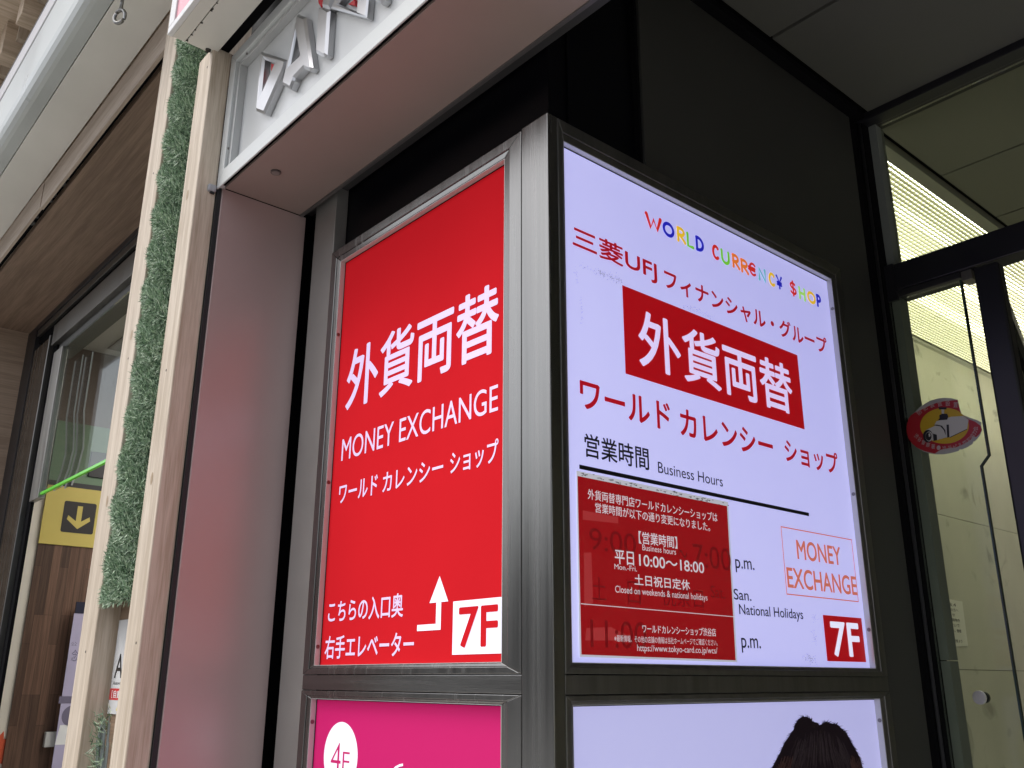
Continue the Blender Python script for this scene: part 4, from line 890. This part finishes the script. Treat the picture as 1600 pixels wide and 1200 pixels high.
for i in range(n): x = -1.69 + (.634) * i / (n - 1); b.box(x - .0016, x + .0016, 2.246, 7.0, 3.062, 3.071)
for i in range(190): y = 2.26 + i * .025; b.box(-1.69, -1.056, y - .0004, y + .0004, 3.066, 3.0695)
b.build('louvre', mat('louvre_blades', (.55, .54, .38), .4), t)
t = thing('marble_wall', (-1.7, 4.5, 0), 'pale greenish marble lobby wall with thin joints behind the glass', 'wall')
MW = Plane('x', -1.69)
ya = 2.2; zs = [0, .42, 1.032, 1.641, 2.26, 3.028]; yb_ = [2.2, 3.505, 4.70, 5.9, 7.1]
mm = mat('marble', (.64, .63, .54), .25, noise=.10, nscale=2.5, stretch=(1, 1, .7))
nn = mm.node_tree; bs = nn.nodes['Principled BSDF']; tc = nn.nodes.new('ShaderNodeTexCoord'); n1 = nn.nodes.new('ShaderNodeTexNoise'); n1.inputs['Scale'].default_value = 3.0; n1.inputs['Detail'].default_value = 9; n1.inputs['Distortion'].default_value = 2.5
cr = nn.nodes.new('ShaderNodeValToRGB'); cr.color_ramp.elements[0].position = .60; cr.color_ramp.elements[1].position = .72; cr.color_ramp.elements[0].color = (1, 1, 1, 1); cr.color_ramp.elements[1].color = (.55, .55, .56, 1)
nn.links.new(tc.outputs['Object'], n1.inputs['Vector']); nn.links.new(n1.outputs['Fac'], cr.inputs[0])
mx = nn.nodes.new('ShaderNodeMix'); mx.data_type = 'RGBA'; mx.blend_type = 'MULTIPLY'; mx.inputs[0].default_value = .8
src = bs.inputs['Base Color'].links[0].from_socket; nn.links.new(src, mx.inputs[6]); nn.links.new(cr.outputs[0], mx.inputs[7]); nn.links.new(mx.outputs[2], bs.inputs['Base Color'])
for z0, z1 in zip(zs, zs[1:]):
    for y0, y1 in zip(yb_, yb_[1:]):
        b = MB(); b.box(-1.71, -1.69, y0 + .0012, y1 - .0012, z0 + .0012, z1 - .0012); b.build('marble_slab', mm, t)
b = MB(); b.box(-1.74, -1.7105, 2.2, 7.1, 0, 3.05); b.build('joint_backing', mat('joint_grey', (.12, .12, .10), .8), t)
b = MB(); b.box(-1.75, 2.5, 7.1, 7.2, 0, 3.2); tag(b.build('lobby_end_wall', mat('lobby_end', (.55, .53, .46), .6)), 'plain grey-beige wall at the far end of the lobby', 'wall')
b = MB(); b.box(2.4, 2.5, .98, 7.1, 0, 3.2); tag(b.build('lobby_side_wall', mat('lobby_end', (.55, .53, .46), .6)), 'plain wall on the far right side of the entrance', 'wall')
t = thing('paper_notice', MW.P(3.75, 1.73, 0), 'small white paper notice with black lines of writing on the marble wall', 'notice')
q = [MW.px(*p) for p in ((1462, 932), (1503, 940), (1512, 1010), (1472, 1010))]
b = MB(); b.prism([MW.P(u, v, .0008) for u, v in reversed(q)], [MW.P(u, v, .0016) for u, v in reversed(q)]); b.build('sheet', mat('notice_paper', (.82, .81, .74), .6), t)
L = sheet(); cN = (1430, 900, 5.454)
for s, y, xr2 in (('1.2.3.4', 238, 340), ('この先の方へ', 283, 360), ('お知らせ', 325, 332), ('ここに荷物を', 370, 376), ('置かないで', 415, 372), ('ください。管理', 462, 386), ('まで。', 500, 300), ('ビル管理者より', 550, 395)):
    xl2 = 225 + (y - 238) * .135
    word(t, INK_K, MW, s, bbox_px(MW, *cN, (xl2, y), (xr2, y), (xl2 + 30, y - 14), (xl2 + 30, y + 14)), .0022, .01)
# torn oval camera sticker on the glass
t = thing('camera_sticker', GP.P(-.91, 2.17, .0105), 'torn oval red and yellow sticker with a security camera drawing on the glass panel', 'sticker')
cs = (1400, 600, 8.569); G2 = Plane('y', YD - .0225)
def sp(pts): return G2.crop(pts, *cs)
out = [(245, 385), (200, 420), (165, 480), (145, 560), (145, 640), (165, 720), (210, 790), (280, 850), (370, 905), (450, 930), (540, 942), (640, 942), (740, 925), (845, 895), (855, 870), (875, 880), (960, 845), (1030, 800), (1035, 768), (1050, 772), (1090, 735), (1130, 680), (1155, 620), (1140, 560), (1145, 515),
       (1080, 480), (985, 450), (925, 425), (880, 400), (850, 310), (830, 212), (740, 190), (650, 185), (560, 195), (470, 220), (390, 262), (320, 310)]
def solid(pts, d0, d1, name, material):
    q_ = sp(pts); b = MB(); b.prism([G2.P(u, v, d0) for u, v in q_], [G2.P(u, v, d1) for u, v in q_]); return b.build(name, material, t)
S_ = .0004
solid(out, 0, S_, 'backing', mat('sticker_grey', (.30, .30, .29), .5))
L = sheet()
red_o = [(250, 385), (200, 420), (165, 480), (145, 560), (145, 640), (165, 720), (210, 790), (280, 850), (370, 895), (450, 915), (520, 932), (600, 880), (700, 862), (800, 850), (900, 812), (1000, 750), (1030, 700), (1075, 712), (1125, 665), (1150, 615), (1135, 560), (1060, 505), (980, 475), (900, 430), (872, 400), (845, 310), (825, 215), (740, 222), (640, 232), (540, 255), (440, 295), (340, 345)]
flat_poly(L, G2, list(reversed(sp(red_o))), S_ + .0003); L.build('red_ring', mat('sticker_red', (.30, .008, .015), .4), t)
ell = [(652 + 325 * math.cos(R(a)), 560 + 240 * math.sin(R(a))) for a in range(0, 360, 6)]
ell = [p for p in ell if not (p[0] > 858 and p[1] < 445)]
L = sheet(); flat_poly(L, G2, list(reversed(sp(ell))), S_ + .0006); L.build('yellow_oval', mat('sticker_yellow', (.42, .27, .01), .4), t)
KB = mat('sticker_black', (.006, .006, .008), .4); GY = mat('sticker_white', (.42, .41, .39), .4)
def lay(pts, d, name, material): L = sheet(); flat_poly(L, G2, list(reversed(sp(pts))), S_ + d); L.build(name, material, t)
lay([(520, 545), (545, 500), (620, 480), (740, 440), (900, 430), (975, 480), (955, 605), (720, 715), (660, 720), (600, 740)], .0009, 'camera_body', GY)
lay([(400, 620), (440, 600), (545, 555), (600, 560), (660, 600), (680, 700), (550, 755), (500, 760), (430, 700)], .0011, 'lens_barrel', GY)
lay([(680, 545), (712, 545), (720, 715), (690, 718)], .0013, 'camera_strap', KB)
lay([(505, 550), (550, 545), (620, 560), (665, 620), (670, 690), (645, 620), (600, 570), (540, 560)], .0013, 'barrel_shade', KB)
lay([(500, 665), (550, 680), (555, 755), (505, 765)], .0013, 'lens_shade', KB)
lay([(432 + 66 * math.cos(R(a)), 700 + 84 * math.sin(R(a))) for a in range(0, 360, 12)], .0013, 'lens_ring', KB)
lay([(448 + 48 * math.cos(R(a)), 704 + 66 * math.sin(R(a))) for a in range(0, 360, 12)], .0015, 'lens_glass', GY)
lay([(442 + 40 * math.cos(R(a)), 704 + 56 * math.sin(R(a))) for a in range(0, 360, 12)], .0017, 'lens_dark', KB)
lay([(440, 670), (462, 660), (468, 700), (448, 712)], .0019, 'lens_glint', GY)
lay([(578, 312), (682, 312), (682, 342), (578, 342)], .0013, 'mount_plate', KB)
lay([(612, 342), (650, 342), (648, 400), (618, 400)], .0012, 'mount_neck', GY)
lay([(585, 420), (620, 400), (690, 400), (705, 440), (690, 480), (565, 488), (590, 460)], .0014, 'mount_joint', KB)
lay([(725, 712), (955, 602), (955, 612), (725, 722)], .0013, 'body_edge', KB)
L = sheet()
def ringtext(s, a0, a1, ca, cb, h, flip):
    for i, ch in enumerate(s):
        a = R(a0 + (a1 - a0) * (i + .5) / len(s)); x = 652 + ca * math.cos(a); y = 560 - cb * math.sin(a)
        u, v = G2.px(cs[0] + x / cs[2], cs[1] + y / cs[2]); tx, ty = -math.sin(a) * ca, math.cos(a) * cb * .8
        rot = math.atan2(ty, tx); rot = rot + (math.pi if not flip else 0)
        put_text(L, G2, ch, (u - h * .42, u + h * .42, v - h * .5, v + h * .5), S_ + .0008, .006, 0, rot)
ringtext('防犯装置設置', 150, 62, 425, 300, .0125, False)
ringtext('渋谷警察署・渋谷ビル防犯協力会', 202, 358, 420, 300, .0110, True)
L.build('lettering', mat('sticker_print', (.36, .28, .28), .4), t)
